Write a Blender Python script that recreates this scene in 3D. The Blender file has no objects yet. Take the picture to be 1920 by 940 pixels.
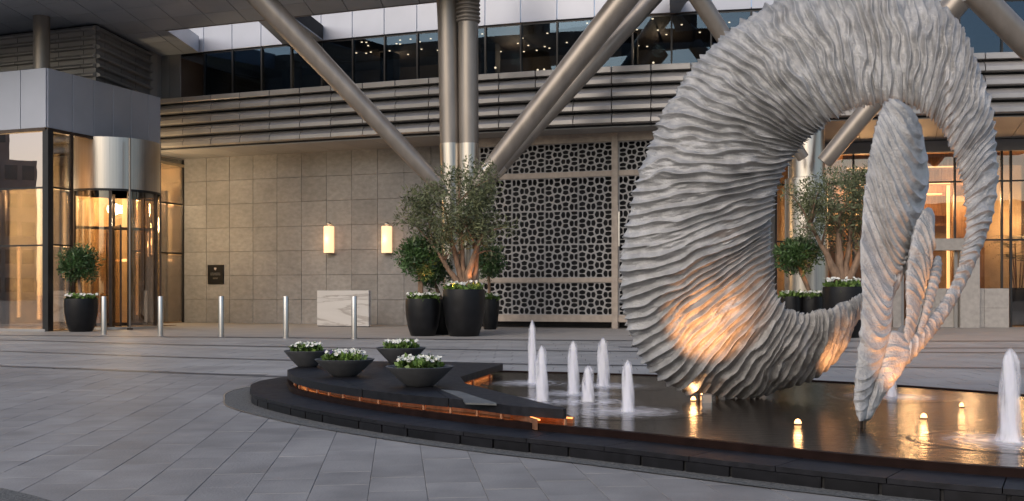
import bpy, bmesh, math, random
import numpy as np
from mathutils import Vector, Matrix

random.seed(7); rng = np.random.default_rng(7)
sc = bpy.context.scene
COL = sc.collection
R = math.radians
F = 1970.0; CX = 960.0; HY = 549.0; EYE = 1.1

# ---------------------------------------------------------------- camera
cam_d = bpy.data.cameras.new('camera'); cam = bpy.data.objects.new('camera', cam_d); COL.objects.link(cam)
cam.location = (0, 0, EYE); cam.rotation_euler = (R(90), 0, 0)
cam_d.sensor_width = 36; cam_d.lens = 36 * F / 1920
cam_d.shift_x = 0; cam_d.shift_y = (HY - 470) / 1920
cam_d.clip_start = 0.1; cam_d.clip_end = 3000
sc.camera = cam
# ---------------------------------------------------------------- world and sun
SUN_EL, SUN_AZ = 34.0, 210.0      # azimuth measured clockwise from +Y
w = bpy.data.worlds.new("World"); sc.world = w; w.use_nodes = True
nt = w.node_tree; nt.nodes.clear()
sky = nt.nodes.new('ShaderNodeTexSky'); sky.sky_type = 'NISHITA'; sky.sun_disc = False
sky.sun_elevation = R(SUN_EL); sky.sun_rotation = R(SUN_AZ); sky.air_density = 1.0; sky.dust_density = 2.5; sky.ozone_density = 1.0
bg = nt.nodes.new('ShaderNodeBackground'); bg.inputs[1].default_value = 0.115
out = nt.nodes.new('ShaderNodeOutputWorld')
nt.links.new(sky.outputs[0], bg.inputs[0]); nt.links.new(bg.outputs[0], out.inputs[0])
sun_d = bpy.data.lights.new('sun', 'SUN'); sun = bpy.data.objects.new('sun', sun_d); COL.objects.link(sun)
sun_d.energy = 0.3; sun_d.angle = R(40); sun_d.color = (1.0, 0.92, 0.85)
az, el = R(SUN_AZ), R(SUN_EL)
sdir = Vector((math.sin(az) * math.cos(el), math.cos(az) * math.cos(el), math.sin(el)))
sun.rotation_euler = sdir.to_track_quat('Z', 'Y').to_euler()
sc.view_settings.view_transform = 'Standard'; sc.view_settings.look = 'None'
sc.view_settings.exposure = 0.62; sc.view_settings.gamma = 1
sc.cycles.max_bounces = 7; sc.cycles.transparent_max_bounces = 14; sc.cycles.caustics_reflective = False
sc.cycles.caustics_refractive = False; sc.cycles.sample_clamp_indirect = 4.0

# ---------------------------------------------------------------- helpers
def P(px, py, Y): return Vector(((px - CX) / F * Y, Y, EYE + (HY - py) / F * Y))
def G(px, py, z=0.0):
    Y = (EYE - z) * F / (py - HY); return Vector(((px - CX) / F * Y, Y, z))
def ray_line(px, p, d):
    """where the vertical plane of view column px meets the plan line p + s d"""
    k = (px - CX) / F
    s = (k * p[1] - p[0]) / (d[0] - k * d[1])
    return Vector((p[0] + d[0] * s, p[1] + d[1] * s, 0)), s

def lk(o, parent=None):
    COL.objects.link(o)
    if parent is not None: o.parent = parent
    return o
def tag(o, label=None, cat=None, group=None, kind=None):
    if label: o['label'] = label
    if cat: o['category'] = cat
    if group: o['group'] = group
    if kind: o['kind'] = kind
    return o
def thing(name, loc=(0, 0, 0), rz=0.0, label=None, cat=None, group=None):
    o = bpy.data.objects.new(name, None); lk(o); o.location = loc; o.rotation_euler = (0, 0, rz)
    o.empty_display_size = 0.2
    return tag(o, label, cat, group)
def mesh_obj(name, me, m, parent=None, loc=None, rz=0.0, world=False):
    o = bpy.data.objects.new(name, me)
    if m is not None and len(me.materials) == 0: me.materials.append(m)
    lk(o, parent)
    if loc is not None: o.location = loc; o.rotation_euler = (0, 0, rz)
    if world and parent is not None:      # vertices given in world space
        o.matrix_parent_inverse = Matrix.LocRotScale(parent.location, parent.rotation_euler, None).inverted()
    return o
class MB:
    def __init__(s): s.v = []; s.f = []; s.sm = False
    def add(s, vs, fs):
        n = len(s.v); s.v += [tuple(v) for v in vs]; s.f += [tuple(i + n for i in f) for f in fs]; return s
    def box(s, c, d, rz=0.0):
        hx, hy, hz = d[0] / 2, d[1] / 2, d[2] / 2; ca, sa = math.cos(rz), math.sin(rz)
        vs = []
        for z in (-hz, hz):
            for x, y in ((-hx, -hy), (hx, -hy), (hx, hy), (-hx, hy)):
                vs.append((c[0] + x * ca - y * sa, c[1] + x * sa + y * ca, c[2] + z))
        return s.add(vs, [(3, 2, 1, 0), (4, 5, 6, 7), (0, 1, 5, 4), (1, 2, 6, 5), (2, 3, 7, 6), (3, 0, 4, 7)])
    def bar(s, a, b, wd, ht):
        """box beam from a to b (plan bar, width wd across, height ht, a/b at its bottom centre line)"""
        a = Vector(a); b = Vector(b); d = (b - a); L = d.length; d.normalize()
        side = Vector((-d.y, d.x, 0)).normalized() * wd / 2; up = Vector((0, 0, ht))
        vs = [a - side, b - side, b + side, a + side]; vs = vs + [v + up for v in vs]
        return s.add(vs, [(3, 2, 1, 0), (4, 5, 6, 7), (0, 1, 5, 4), (1, 2, 6, 5), (2, 3, 7, 6), (3, 0, 4, 7)])
    def prism(s, poly, z0, z1):
        n = len(poly); ar = sum(poly[i][0] * poly[(i + 1) % n][1] - poly[(i + 1) % n][0] * poly[i][1] for i in range(n))
        if ar < 0: poly = poly[::-1]
        vs = [(p[0], p[1], z0) for p in poly] + [(p[0], p[1], z1) for p in poly]
        fs = [tuple(range(n))[::-1], tuple(range(n, 2 * n))] + [(i, (i + 1) % n, n + (i + 1) % n, n + i) for i in range(n)]
        return s.add(vs, fs)
    def tube(s, pts, rad, seg=12, cap=True):
        pts = [Vector(p) for p in pts]; n = len(pts); k = len(s.v)
        if not hasattr(rad, '__len__'): rad = [rad] * n
        ref = None; vs = []
        for i, p in enumerate(pts):
            d = (pts[min(i + 1, n - 1)] - pts[max(i - 1, 0)])
            if d.length < 1e-9: d = Vector((0, 0, 1))
            d.normalize()
            if ref is None: ref = d.orthogonal().normalized()
            ref = (ref - d * ref.dot(d)).normalized(); b = d.cross(ref)
            for j in range(seg):
                a = 2 * math.pi * j / seg
                vs.append(p + (ref * math.cos(a) + b * math.sin(a)) * rad[i])
        fs = [(i * seg + j, i * seg + (j + 1) % seg, (i + 1) * seg + (j + 1) % seg, (i + 1) * seg + j) for i in range(n - 1) for j in range(seg)]
        if cap: fs += [tuple(range(seg))[::-1], tuple(range((n - 1) * seg, n * seg))]
        return s.add(vs, fs)
    def lathe(s, prof, c=(0, 0, 0), seg=32, wob=None):
        vs = []; n = len(prof)
        for i, (r, z) in enumerate(prof):
            for j in range(seg):
                a = 2 * math.pi * j / seg; rr = r * (1 + (wob(i, a) if wob else 0))
                vs.append((c[0] + rr * math.cos(a), c[1] + rr * math.sin(a), c[2] + z))
        fs = [(i * seg + j, i * seg + (j + 1) % seg, (i + 1) * seg + (j + 1) % seg, (i + 1) * seg + j) for i in range(n - 1) for j in range(seg)]
        if prof[0][0] > 1e-6: fs.append(tuple(range(seg))[::-1])
        if prof[-1][0] > 1e-6: fs.append(tuple(range((n - 1) * seg, n * seg)))
        return s.add(vs, fs)
    def mesh(s, name, smooth=None, bevel=0):
        me = bpy.data.meshes.new(name); me.from_pydata(s.v, [], s.f); me.validate()
        if bevel:
            bm = bmesh.new(); bm.from_mesh(me)
            bmesh.ops.bevel(bm, geom=list(bm.edges), offset=bevel, segments=1, affect='EDGES', profile=0.5)
            bm.to_mesh(me); bm.free()
        if s.sm or smooth:
            me.shade_smooth()
            if smooth and smooth is not True: me.set_sharp_from_angle(angle=R(smooth))
        return me
    def build(s, name, m, parent=None, smooth=None, bevel=0, world=True):
        return mesh_obj(name, s.mesh(name, smooth, bevel), m, parent, world=world)

# ---------------------------------------------------------------- materials
def mat(name, col, rough=0.6, metal=0.0, nscale=3.0, namt=0.15, bump=0.0, bscale=30.0, orand=0.0, stretch=(1, 1, 1), spec=0.5,
        col2=None, coat=0.0, rvar=0.0, detail=5, stain=0.0):
    m = bpy.data.materials.new(name); m.use_nodes = True; t = m.node_tree; L = t.links
    b = t.nodes['Principled BSDF']; b.inputs['Roughness'].default_value = rough; b.inputs['Metallic'].default_value = metal
    b.inputs['Specular IOR Level'].default_value = spec
    if coat: b.inputs['Coat Weight'].default_value = coat; b.inputs['Coat Roughness'].default_value = 0.08
    ge = t.nodes.new('ShaderNodeNewGeometry'); mp = t.nodes.new('ShaderNodeMapping'); mp.inputs['Scale'].default_value = stretch
    L.new(ge.outputs['Position'], mp.inputs[0])
    oi = t.nodes.new('ShaderNodeObjectInfo')
    if orand:
        ad = t.nodes.new('ShaderNodeVectorMath'); ad.operation = 'ADD'
        ml = t.nodes.new('ShaderNodeMath'); ml.operation = 'MULTIPLY'; ml.inputs[1].default_value = 37.0
        L.new(oi.outputs['Random'], ml.inputs[0]); L.new(mp.outputs[0], ad.inputs[0]); L.new(ml.outputs[0], ad.inputs[1]); vec = ad.outputs[0]
    else: vec = mp.outputs[0]
    n1 = t.nodes.new('ShaderNodeTexNoise'); n1.inputs['Scale'].default_value = nscale; n1.inputs['Detail'].default_value = detail
    L.new(vec, n1.inputs['Vector'])
    c1 = [c * (1 - namt) for c in col]; c2 = [min(1, c * (1 + namt)) for c in (col2 or col)]
    mx = t.nodes.new('ShaderNodeMix'); mx.data_type = 'RGBA'
    mr = t.nodes.new('ShaderNodeMapRange'); mr.inputs[1].default_value = 0.3; mr.inputs[2].default_value = 0.7
    L.new(n1.outputs[0], mr.inputs[0]); L.new(mr.outputs[0], mx.inputs[0])
    mx.inputs[6].default_value = (*c1, 1); mx.inputs[7].default_value = (*c2, 1); cur = mx.outputs[2]
    if orand:
        mr2 = t.nodes.new('ShaderNodeMapRange'); mr2.inputs[3].default_value = 1 - orand; mr2.inputs[4].default_value = 1 + orand
        L.new(oi.outputs['Random'], mr2.inputs[0])
        mm = t.nodes.new('ShaderNodeVectorMath'); mm.operation = 'SCALE'; L.new(cur, mm.inputs[0]); L.new(mr2.outputs[0], mm.inputs['Scale']); cur = mm.outputs[0]
    if stain:
        n4 = t.nodes.new('ShaderNodeTexNoise'); n4.inputs['Scale'].default_value = 0.55; n4.inputs['Detail'].default_value = 7; n4.inputs['Distortion'].default_value = 0.6
        L.new(ge.outputs['Position'], n4.inputs['Vector']); m4 = t.nodes.new('ShaderNodeMapRange'); m4.inputs[1].default_value = 0.32; m4.inputs[2].default_value = 0.68; m4.inputs[3].default_value = 1 - stain; m4.inputs[4].default_value = 1 + stain
        L.new(n4.outputs[0], m4.inputs[0]); s4 = t.nodes.new('ShaderNodeVectorMath'); s4.operation = 'SCALE'; L.new(cur, s4.inputs[0]); L.new(m4.outputs[0], s4.inputs['Scale']); cur = s4.outputs[0]
    L.new(cur, b.inputs['Base Color'])
    if rvar:
        m3 = t.nodes.new('ShaderNodeMapRange'); m3.inputs[3].default_value = max(0.02, rough - rvar); m3.inputs[4].default_value = rough + rvar
        L.new(n1.outputs[0], m3.inputs[0]); L.new(m3.outputs[0], b.inputs['Roughness'])
    if bump:
        n2 = t.nodes.new('ShaderNodeTexNoise'); n2.inputs['Scale'].default_value = bscale; n2.inputs['Detail'].default_value = 6
        L.new(vec, n2.inputs['Vector']); bp = t.nodes.new('ShaderNodeBump'); bp.inputs['Strength'].default_value = bump; bp.inputs['Distance'].default_value = 0.02
        L.new(n2.outputs[0], bp.inputs['Height']); L.new(bp.outputs[0], b.inputs['Normal'])
    return m
def emis(name, col, strength):
    m = bpy.data.materials.new(name); m.use_nodes = True; b = m.node_tree.nodes['Principled BSDF']
    b.inputs['Base Color'].default_value = (*col, 1); b.inputs['Emission Color'].default_value = (*col, 1); b.inputs['Emission Strength'].default_value = strength
    return m
def glass(name, tint, refl=0.12, edge=0.7, rough=0.0, gcol=(1, 1, 1)):
    m = bpy.data.materials.new(name); m.use_nodes = True; t = m.node_tree; t.nodes.clear(); L = t.links
    o = t.nodes.new('ShaderNodeOutputMaterial'); tr = t.nodes.new('ShaderNodeBsdfTransparent'); tr.inputs[0].default_value = (*tint, 1)
    gl = t.nodes.new('ShaderNodeBsdfGlossy'); gl.inputs['Roughness'].default_value = rough; gl.inputs[0].default_value = (*gcol, 1)
    lw = t.nodes.new('ShaderNodeLayerWeight'); lw.inputs[0].default_value = 0.35
    mr = t.nodes.new('ShaderNodeMapRange'); mr.inputs[3].default_value = refl; mr.inputs[4].default_value = edge
    L.new(lw.outputs['Fresnel'], mr.inputs[0]); mx = t.nodes.new('ShaderNodeMixShader')
    L.new(mr.outputs[0], mx.inputs[0]); L.new(tr.outputs[0], mx.inputs[1]); L.new(gl.outputs[0], mx.inputs[2]); L.new(mx.outputs[0], o.inputs[0])
    # very slight waviness of float glass
    nz = t.nodes.new('ShaderNodeTexNoise'); nz.inputs['Scale'].default_value = 0.9; bp = t.nodes.new('ShaderNodeBump'); bp.inputs['Strength'].default_value = 0.05; bp.inputs['Distance'].default_value = 0.01
    ge = t.nodes.new('ShaderNodeNewGeometry'); L.new(ge.outputs['Position'], nz.inputs['Vector']); L.new(nz.outputs[0], bp.inputs['Height']); L.new(bp.outputs[0], gl.inputs['Normal'])
    return m

M = {}
M['slab'] = mat('grey_granite_slab', (0.243, 0.231, 0.220), 0.6, nscale=2.6, namt=0.2, bump=0.2, bscale=60, orand=0.07, rvar=0.12, stain=0.16)
M['mortar'] = mat('mortar', (0.17, 0.165, 0.16), 0.9, nscale=6, namt=0.2)
M['slab_far'] = mat('pale_granite_paving', (0.30, 0.293, 0.285), 0.58, nscale=1.2, namt=0.14, bump=0.1, bscale=50, rvar=0.12, stain=0.15)
M['walk'] = mat('walkway_stone', (0.32, 0.30, 0.28), 0.6, nscale=1.5, namt=0.1, bump=0.05)
M['band'] = mat('dark_granite_band', (0.07, 0.07, 0.075), 0.5, nscale=5, namt=0.2)
M['grate'] = mat('drain_gravel', (0.13, 0.128, 0.12), 0.8, nscale=60, namt=0.5, bump=0.8, bscale=140)
M['blackstone'] = mat('black_granite', (0.012, 0.012, 0.015), 0.5, nscale=14, namt=0.4, bump=0.08, bscale=90, rvar=0.12, orand=0.2, spec=0.22)
M['blacktile'] = mat('black_tile', (0.008, 0.008, 0.01), 0.4, nscale=14, namt=0.3, orand=0.3, rvar=0.1, spec=0.25)
M['greystone'] = mat('grey_inset_stone', (0.11, 0.115, 0.115), 0.5, nscale=10, namt=0.2)
M['lip'] = mat('bronze_lip', (0.014, 0.007, 0.006), 0.5, spec=0.08, metal=0.0, nscale=8, namt=0.3)
M['copper'] = mat('copper', (0.62, 0.30, 0.17), 0.38, metal=0.8, nscale=20, namt=0.2)
M['bowl'] = mat('charcoal_bowl', (0.085, 0.086, 0.09), 0.62, nscale=9, namt=0.18, bump=0.1, bscale=80)
M['pot'] = mat('black_planter', (0.008, 0.008, 0.009), 0.4, spec=0.3, nscale=6, namt=0.25, rvar=0.08)
M['soil'] = mat('soil', (0.035, 0.024, 0.016), 0.95, nscale=40, namt=0.5, bump=0.6, bscale=120)
M['sculpt'] = mat('cast_silver_grey', (0.37, 0.365, 0.36), 0.45, metal=0.25, nscale=9, namt=0.24, bump=0.5, bscale=70, rvar=0.14, stain=0.1)
M['travertine'] = mat('grey_limestone_tile', (0.245, 0.242, 0.243), 0.62, nscale=5.5, namt=0.15, bump=0.12, bscale=26, orand=0.09, stretch=(1, 1, 1.6), detail=8, stain=0.12)
M['joint'] = mat('wall_joint', (0.17, 0.166, 0.165), 0.9)
M['louvre'] = mat('champagne_aluminium', (0.40, 0.378, 0.36), 0.36, metal=0.35, nscale=1.6, namt=0.1, orand=0.06, rvar=0.06)
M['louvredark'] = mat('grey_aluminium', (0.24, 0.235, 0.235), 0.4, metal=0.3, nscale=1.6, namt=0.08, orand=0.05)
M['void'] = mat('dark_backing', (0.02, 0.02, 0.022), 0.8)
M['clad'] = mat('blue_grey_panel', (0.42, 0.435, 0.49), 0.33, metal=0.2, nscale=1.0, namt=0.05, orand=0.03)
M['cladside'] = M['clad']
M['ceil'] = mat('canopy_panel', (0.35, 0.38, 0.43), 0.5, metal=0.1, nscale=1.0, namt=0.06, orand=0.06)
M['soffit'] = mat('soffit_panel', (0.30, 0.295, 0.29), 0.5, nscale=1.0, namt=0.05, orand=0.05)
M['steel'] = mat('painted_steel_tube', (0.28, 0.245, 0.212), 0.36, metal=0.5, nscale=4, namt=0.12, rvar=0.08, stretch=(1, 1, 0.3))
M['brushed'] = mat('brushed_stainless', (0.60, 0.55, 0.49), 0.3, metal=1.0, nscale=5, namt=0.12, rvar=0.06, stretch=(9, 9, 0.05))
M['chrome'] = mat('satin_steel', (0.55, 0.53, 0.5), 0.28, metal=0.9, nscale=5, namt=0.05)
M['mullion'] = mat('black_mullion', (0.013, 0.012, 0.012), 0.4, nscale=5, namt=0.2)
M['bronze'] = mat('bronze_frame', (0.09, 0.065, 0.05), 0.35, metal=0.7, nscale=5, namt=0.2)
M['screenframe'] = mat('limestone_frame', (0.42, 0.35, 0.29), 0.6, nscale=6, namt=0.12, bump=0.05)
M['lattice'] = mat('lattice_grey', (0.37, 0.355, 0.345), 0.6, nscale=6, namt=0.1)
M['marbleA'] = mat('white_marble', (0.62, 0.61, 0.60), 0.3, nscale=2, namt=0.1)
M['palestone'] = mat('pale_portal_stone', (0.40, 0.37, 0.34), 0.6, nscale=8, namt=0.12, bump=0.05)
M['wood'] = mat('warm_wood', (0.36, 0.20, 0.10), 0.45, nscale=3, namt=0.35, stretch=(6, 6, 0.6))
M['lobbywall'] = mat('lobby_wall', (0.55, 0.43, 0.28), 0.6, nscale=2, namt=0.2)
M['lobbyfloor'] = mat('lobby_floor', (0.30, 0.2, 0.12), 0.25, nscale=2, namt=0.2)
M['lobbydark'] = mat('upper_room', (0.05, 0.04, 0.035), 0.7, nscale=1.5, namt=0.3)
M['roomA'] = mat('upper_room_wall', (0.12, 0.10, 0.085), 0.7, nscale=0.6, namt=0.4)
M['plaque'] = mat('plaque_black', (0.008, 0.008, 0.009), 0.5, namt=0.1, spec=0.15)
M['letter'] = mat('plaque_letter', (0.2, 0.2, 0.2), 0.4, metal=0.5, namt=0.1)
M['crest'] = mat('plaque_crest', (0.6, 0.58, 0.62), 0.35, metal=0.4, namt=0.1)
M['olive'] = mat('olive_leaf', (0.08, 0.10, 0.04), 0.55, nscale=4, namt=0.5, col2=(0.13, 0.145, 0.07))
M['bush'] = mat('dark_leaf', (0.035, 0.07, 0.022), 0.45, nscale=5, namt=0.5, col2=(0.055, 0.11, 0.03))
M['ground'] = mat('ground_leaf', (0.07, 0.13, 0.03), 0.5, nscale=12, namt=0.5, col2=(0.12, 0.2, 0.04))
M['palm'] = mat('palm_leaf', (0.03, 0.06, 0.045), 0.45, nscale=5, namt=0.4)
M['petal'] = mat('petal_white', (0.72, 0.72, 0.66), 0.6, nscale=30, namt=0.1)
M['petal2'] = mat('petal_violet', (0.05, 0.03, 0.12), 0.6, nscale=30, namt=0.2)
M['bark'] = mat('bark', (0.22, 0.14, 0.09), 0.85, nscale=14, namt=0.4, bump=0.7, bscale=40, stretch=(1, 1, 0.35))
M['tower'] = mat('far_tower', (0.42, 0.32, 0.26), 0.7, nscale=0.3, namt=0.2)
M['towerwin'] = mat('far_window', (0.16, 0.13, 0.11), 0.2, nscale=0.3, namt=0.2)
M['g_front'] = glass('entrance_glass', (0.88, 0.83, 0.76), 0.16, 0.8)
M['g_top'] = glass('entrance_glass_sky_tint', (0.35, 0.33, 0.31), 0.55, 0.95, gcol=(0.82, 0.68, 0.63))  # pink of the reflected sky is put into the gloss colour
M['g_drum'] = glass('door_glass', (0.86, 0.80, 0.72), 0.07, 0.5)
M['g_up'] = glass('upper_glass', (0.50, 0.56, 0.60), 0.05, 0.32, gcol=(0.55, 0.78, 1.0))
M['g_lobby'] = glass('lobby_glass', (0.88, 0.82, 0.75), 0.07, 0.5)
M['e_lamp'] = emis('sconce_glow', (1.0, 0.60, 0.33), 0.9)
M['e_warm'] = emis('warm_strip', (1.0, 0.60, 0.28), 1.3)
M['e_soft'] = emis('warm_soft', (1.0, 0.50, 0.20), 1.2)
M['e_spot'] = emis('downlight', (1.0, 0.68, 0.42), 3.0)
M['e_pool'] = emis('pool_lamp', (1.0, 0.5, 0.2), 2.6)
M['e_led'] = emis('led_strip', (1.0, 0.34, 0.10), 1.8)

def spot_light(name, loc, target, energy, col, size, blend=0.6, rad=0.05, parent=None):
    d = bpy.data.lights.new(name, 'SPOT'); d.energy = energy; d.color = col; d.spot_size = R(size); d.spot_blend = blend; d.shadow_soft_size = rad
    o = bpy.data.objects.new(name, d); lk(o, parent); o.location = loc
    o.rotation_euler = (Vector(loc) - Vector(target)).to_track_quat('Z', 'Y').to_euler()
    if parent is not None: o.matrix_parent_inverse = Matrix.LocRotScale(parent.location, parent.rotation_euler, None).inverted()
    return o
def point_light(name, loc, energy, col=(1, 0.6, 0.32), rad=0.15, parent=None):
    d = bpy.data.lights.new(name, 'POINT'); d.energy = energy; d.color = col; d.shadow_soft_size = rad
    o = bpy.data.objects.new(name, d); lk(o, parent); o.location = loc
    if parent is not None: o.matrix_parent_inverse = Matrix.LocRotScale(parent.location, parent.rotation_euler, None).inverted()
    return o
def catmull(pts, n, closed=False):
    """resample a polyline of points (k, d) to n points, by arc length"""
    p = np.array(pts, float); k = len(p)
    if closed: q = np.vstack([p[-1], p, p[0], p[1]]); segs = k
    else: q = np.vstack([2 * p[0] - p[1], p, 2 * p[-1] - p[-2]]); segs = k - 1
    out = []
    for i in range(segs):
        a, b, c, d = q[i], q[i + 1], q[i + 2], q[i + 3]
        for t in np.linspace(0, 1, 24, endpoint=False):
            out.append(0.5 * ((2 * b) + (-a + c) * t + (2 * a - 5 * b + 4 * c - d) * t * t + (-a + 3 * b - 3 * c + d) * t ** 3))
    if not closed: out.append(p[-1])
    else: out.append(out[0])
    out = np.array(out); s = np.concatenate([[0], np.cumsum(np.linalg.norm(np.diff(out, axis=0), axis=1))])
    tt = np.linspace(0, s[-1], n, endpoint=not closed)
    return np.stack([np.interp(tt, s, out[:, j]) for j in range(out.shape[1])], 1), s[-1]
def vnoise(x, y, seed=0):
    xi = np.floor(x).astype(np.int64); yi = np.floor(y).astype(np.int64); xf = x - xi; yf = y - yi
    u = xf * xf * (3 - 2 * xf); v = yf * yf * (3 - 2 * yf)
    def h(a, b):
        n = (a * 374761393 + b * 668265263 + seed * 974711) & 0x7fffffff
        n = ((n ^ (n >> 13)) * 1274126177) & 0x7fffffff
        return ((n ^ (n >> 16)) & 0xffff) / 65535.0
    return (h(xi, yi) * (1 - u) + h(xi + 1, yi) * u) * (1 - v) + (h(xi, yi + 1) * (1 - u) + h(xi + 1, yi + 1) * u) * v
def np_mesh(name, V, Fq, smooth=True):
    me = bpy.data.meshes.new(name); V = np.asarray(V, np.float32); Fq = np.asarray(Fq, np.int32); k = Fq.shape[1]
    me.vertices.add(len(V)); me.vertices.foreach_set('co', V.ravel())
    me.loops.add(Fq.size); me.loops.foreach_set('vertex_index', Fq.ravel())
    me.polygons.add(len(Fq)); me.polygons.foreach_set('loop_start', np.arange(0, Fq.size, k, dtype=np.int32))
    me.update(calc_edges=True); me.validate()
    if smooth: me.shade_smooth()
    return me

# ================================================================ BUILDING FACADE
DIR = Vector((0.937, -0.349, 0)).normalized(); INW = Vector((0.349, 0.937, 0)).normalized()
ANG = math.atan2(DIR.y, DIR.x)
ZS, ZF, ZC = 6.03, 7.77, 9.32           # soffit, top of louvre fascia, canopy ceiling
fn = [(-15.0, 37.5), (-9.94, 35.6), (-2.16, 32.75), (2.0, 31.45), (5.24, 30.7), (9.0, 30.05), (12.94, 29.46), (17.5, 28.9)]
fpts, flen = catmull(fn, 800)
fs_ = np.concatenate([[0], np.cumsum(np.linalg.norm(np.diff(fpts, axis=0), axis=1))])
def fac(s): return Vector((np.interp(s, fs_, fpts[:, 0]), np.interp(s, fs_, fpts[:, 1]), 0))
S403 = None
for s in np.linspace(0, flen, 2000):
    p = fac(s)
    if CX + F * p.x / p.y >= 403: S403 = s; break
MOD = 1.15
def fmod(i): return fac(S403 + MOD * i)
WP = Vector((-12.08, 38.7, 0))            # left end of the stone wall, on the ground
def wall_at(px): return ray_line(px, WP, DIR)
hotel = thing('hotel_building', (fmod(0).x, fmod(0).y, 0), 0, 'grey hotel facade with bands of louvres, dark upper windows and pale panels above', 'building')

# louvre profile: outward distance o, height below the top of a band
def louvre_mesh(L, name='louvre_panel', H=0.385, out=0.26):
    prof = [(0.0, 0.0), (0.10, -0.03), (out * 0.75, -0.10), (out, -0.19), (out, -0.305), (out - 0.03, -0.325), (0.04, -0.33), (0.0, -0.33)]
    b = MB(); n = len(prof)
    vs = [(0.012, -o, z) for o, z in prof] + [(L - 0.012, -o, z) for o, z in prof]
    b.add(vs, [(i, i + 1, n + i + 1, n + i) for i in range(n - 1)] + [tuple(range(n))[::-1], tuple(range(n, 2 * n))])
    return b.mesh(name, smooth=35)
me_l = louvre_mesh(MOD)
capb = MB(); capb.box((MOD / 2, -0.125, -0.09), (MOD - 0.024, 0.27, 0.172)); me_cap = capb.mesh('cap_panel', bevel=0.008)
glb = MB(); glb.box((MOD / 2, 0.0, 0), (MOD - 0.05, 0.02, ZC - ZF - 0.07)); me_gl = glb.mesh('window_pane')
clb = MB(); clb.box((MOD / 2, 0.0, 0), (MOD - 0.022, 0.06, 3.6)); me_cl = clb.mesh('cladding_panel', bevel=0.006)
mub = MB(); mub.box((0, 0, 0), (0.05, 0.14, ZC - ZF - 0.004)); me_mu = mub.mesh('mullion')
NM0, NM1 = -2, 24
def seg_frame(i, off=0.0):
    a, b = fmod(i), fmod(i + 1); t = (b - a).normalized(); n = Vector((t.y, -t.x, 0)); return a + n * (-off), math.atan2(t.y, t.x), t, n
bx = MB()
for i in range(NM0, NM1):
    a, ang, t, n = seg_frame(i)
    for k in range(4):
        mesh_obj('louvre_panel', me_l, M['louvre'], hotel, world=True).matrix_world
        o = COL.objects[-1] if False else bpy.data.objects[-1]
    # (positions set below)
for o in [c for c in hotel.children]: bpy.data.objects.remove(o)
HI = Matrix.Translation(hotel.location).inverted()
def hpart(name, me, m, loc, rz=0.0, parent=hotel):
    o = mesh_obj(name, me, m, parent); o.location = Vector(loc) - parent.location; o.rotation_euler = (0, 0, rz); return o
for i in range(NM0, NM1):
    a, ang, t, n = seg_frame(i)
    hpart('cap_panel', me_cap, M['louvre'], (a.x, a.y, ZF), ang)
    for k in range(4):
        hpart('louvre_panel', me_l, M['louvre'], (a.x, a.y, ZF - 0.19 - 0.385 * k), ang)
# backing strip of the louvres and the window band behind
def strip(sa, sb, off, z0, z1, th, name, m, parent=hotel, step=0.5):
    b = MB(); ss = np.arange(sa, sb + 1e-6, step)
    for u, v in zip(ss[:-1], ss[1:]):
        p, q = fac(S403 + u * MOD), fac(S403 + v * MOD); t = (q - p).normalized(); n = Vector((t.y, -t.x, 0))
        b.bar(Vector((p.x, p.y, z0)) - n * off, Vector((q.x, q.y, z0)) - n * off, th, z1 - z0)
    return b.build(name, m, parent)
strip(NM0, NM1, 0.05, ZS + 0.01, ZF - 0.02, 0.08, 'louvre_backing', M['void'])
for i in range(NM0, NM1):
    j = i + 0.5
    if j < -1.4: continue
    a, ang, t, n = seg_frame(j, 0.22)
    hpart('window_pane', me_gl, M['g_up'], (a.x, a.y, (ZF + ZC) / 2), ang)
    hpart('mullion', me_mu, M['mullion'], (a.x, a.y, (ZF + ZC) / 2), ang)
for i in range(NM0, NM1):
    j = i + 0.5; a, ang, t, n = seg_frame(j, 0.16)
    hpart('cladding_panel', me_cl, M['clad'], (a.x, a.y, ZC + 0.03 + 1.8), ang)
strip(NM0, NM1, 0.26, ZC - 0.035, ZC + 0.02, 0.10, 'window_head', M['mullion'])
strip(NM0, NM1, 0.26, ZF - 0.03, ZF + 0.035, 0.10, 'window_sill', M['mullion'])
# two plain panels closing the window band at its left end
for k in range(2):
    a, ang, t, n = seg_frame(-2.15 + k * 0.42, 0.14)
    b = MB(); b.box((0.235, 0, 0.1), (0.46, 0.05, 1.7)); hpart('end_panel', b.mesh('end_panel', bevel=0.006), M['soffit'], (a.x, a.y, 8.55), ang)
# dark rooms behind the upper windows
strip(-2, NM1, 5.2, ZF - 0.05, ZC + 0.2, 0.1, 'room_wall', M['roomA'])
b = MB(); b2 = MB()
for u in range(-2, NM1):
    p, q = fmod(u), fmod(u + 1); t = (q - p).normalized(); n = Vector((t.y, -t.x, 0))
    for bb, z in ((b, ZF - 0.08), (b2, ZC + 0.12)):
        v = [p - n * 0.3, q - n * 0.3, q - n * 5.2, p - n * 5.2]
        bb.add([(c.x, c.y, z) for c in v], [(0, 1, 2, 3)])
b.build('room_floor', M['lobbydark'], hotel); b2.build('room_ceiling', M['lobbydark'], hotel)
d0 = MB(); d0.lathe([(0.0, 0), (0.032, 0), (0.032, 0.02), (0, 0.02)], seg=10); me_dl = d0.mesh('downlight')
for k in range(64):
    s = random.uniform(3.5, 17.5); dd = random.uniform(0.8, 4.6); a, ang, t, n = seg_frame(s, dd)
    hpart('downlight', me_dl, M['e_spot'], (a.x, a.y, ZC + 0.09))
d1 = MB(); d1.lathe([(0.0, -0.03), (0.028, -0.02), (0.036, 0), (0.028, 0.025), (0, 0.035)], seg=10); me_tl = d1.mesh('table_lamp')
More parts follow.
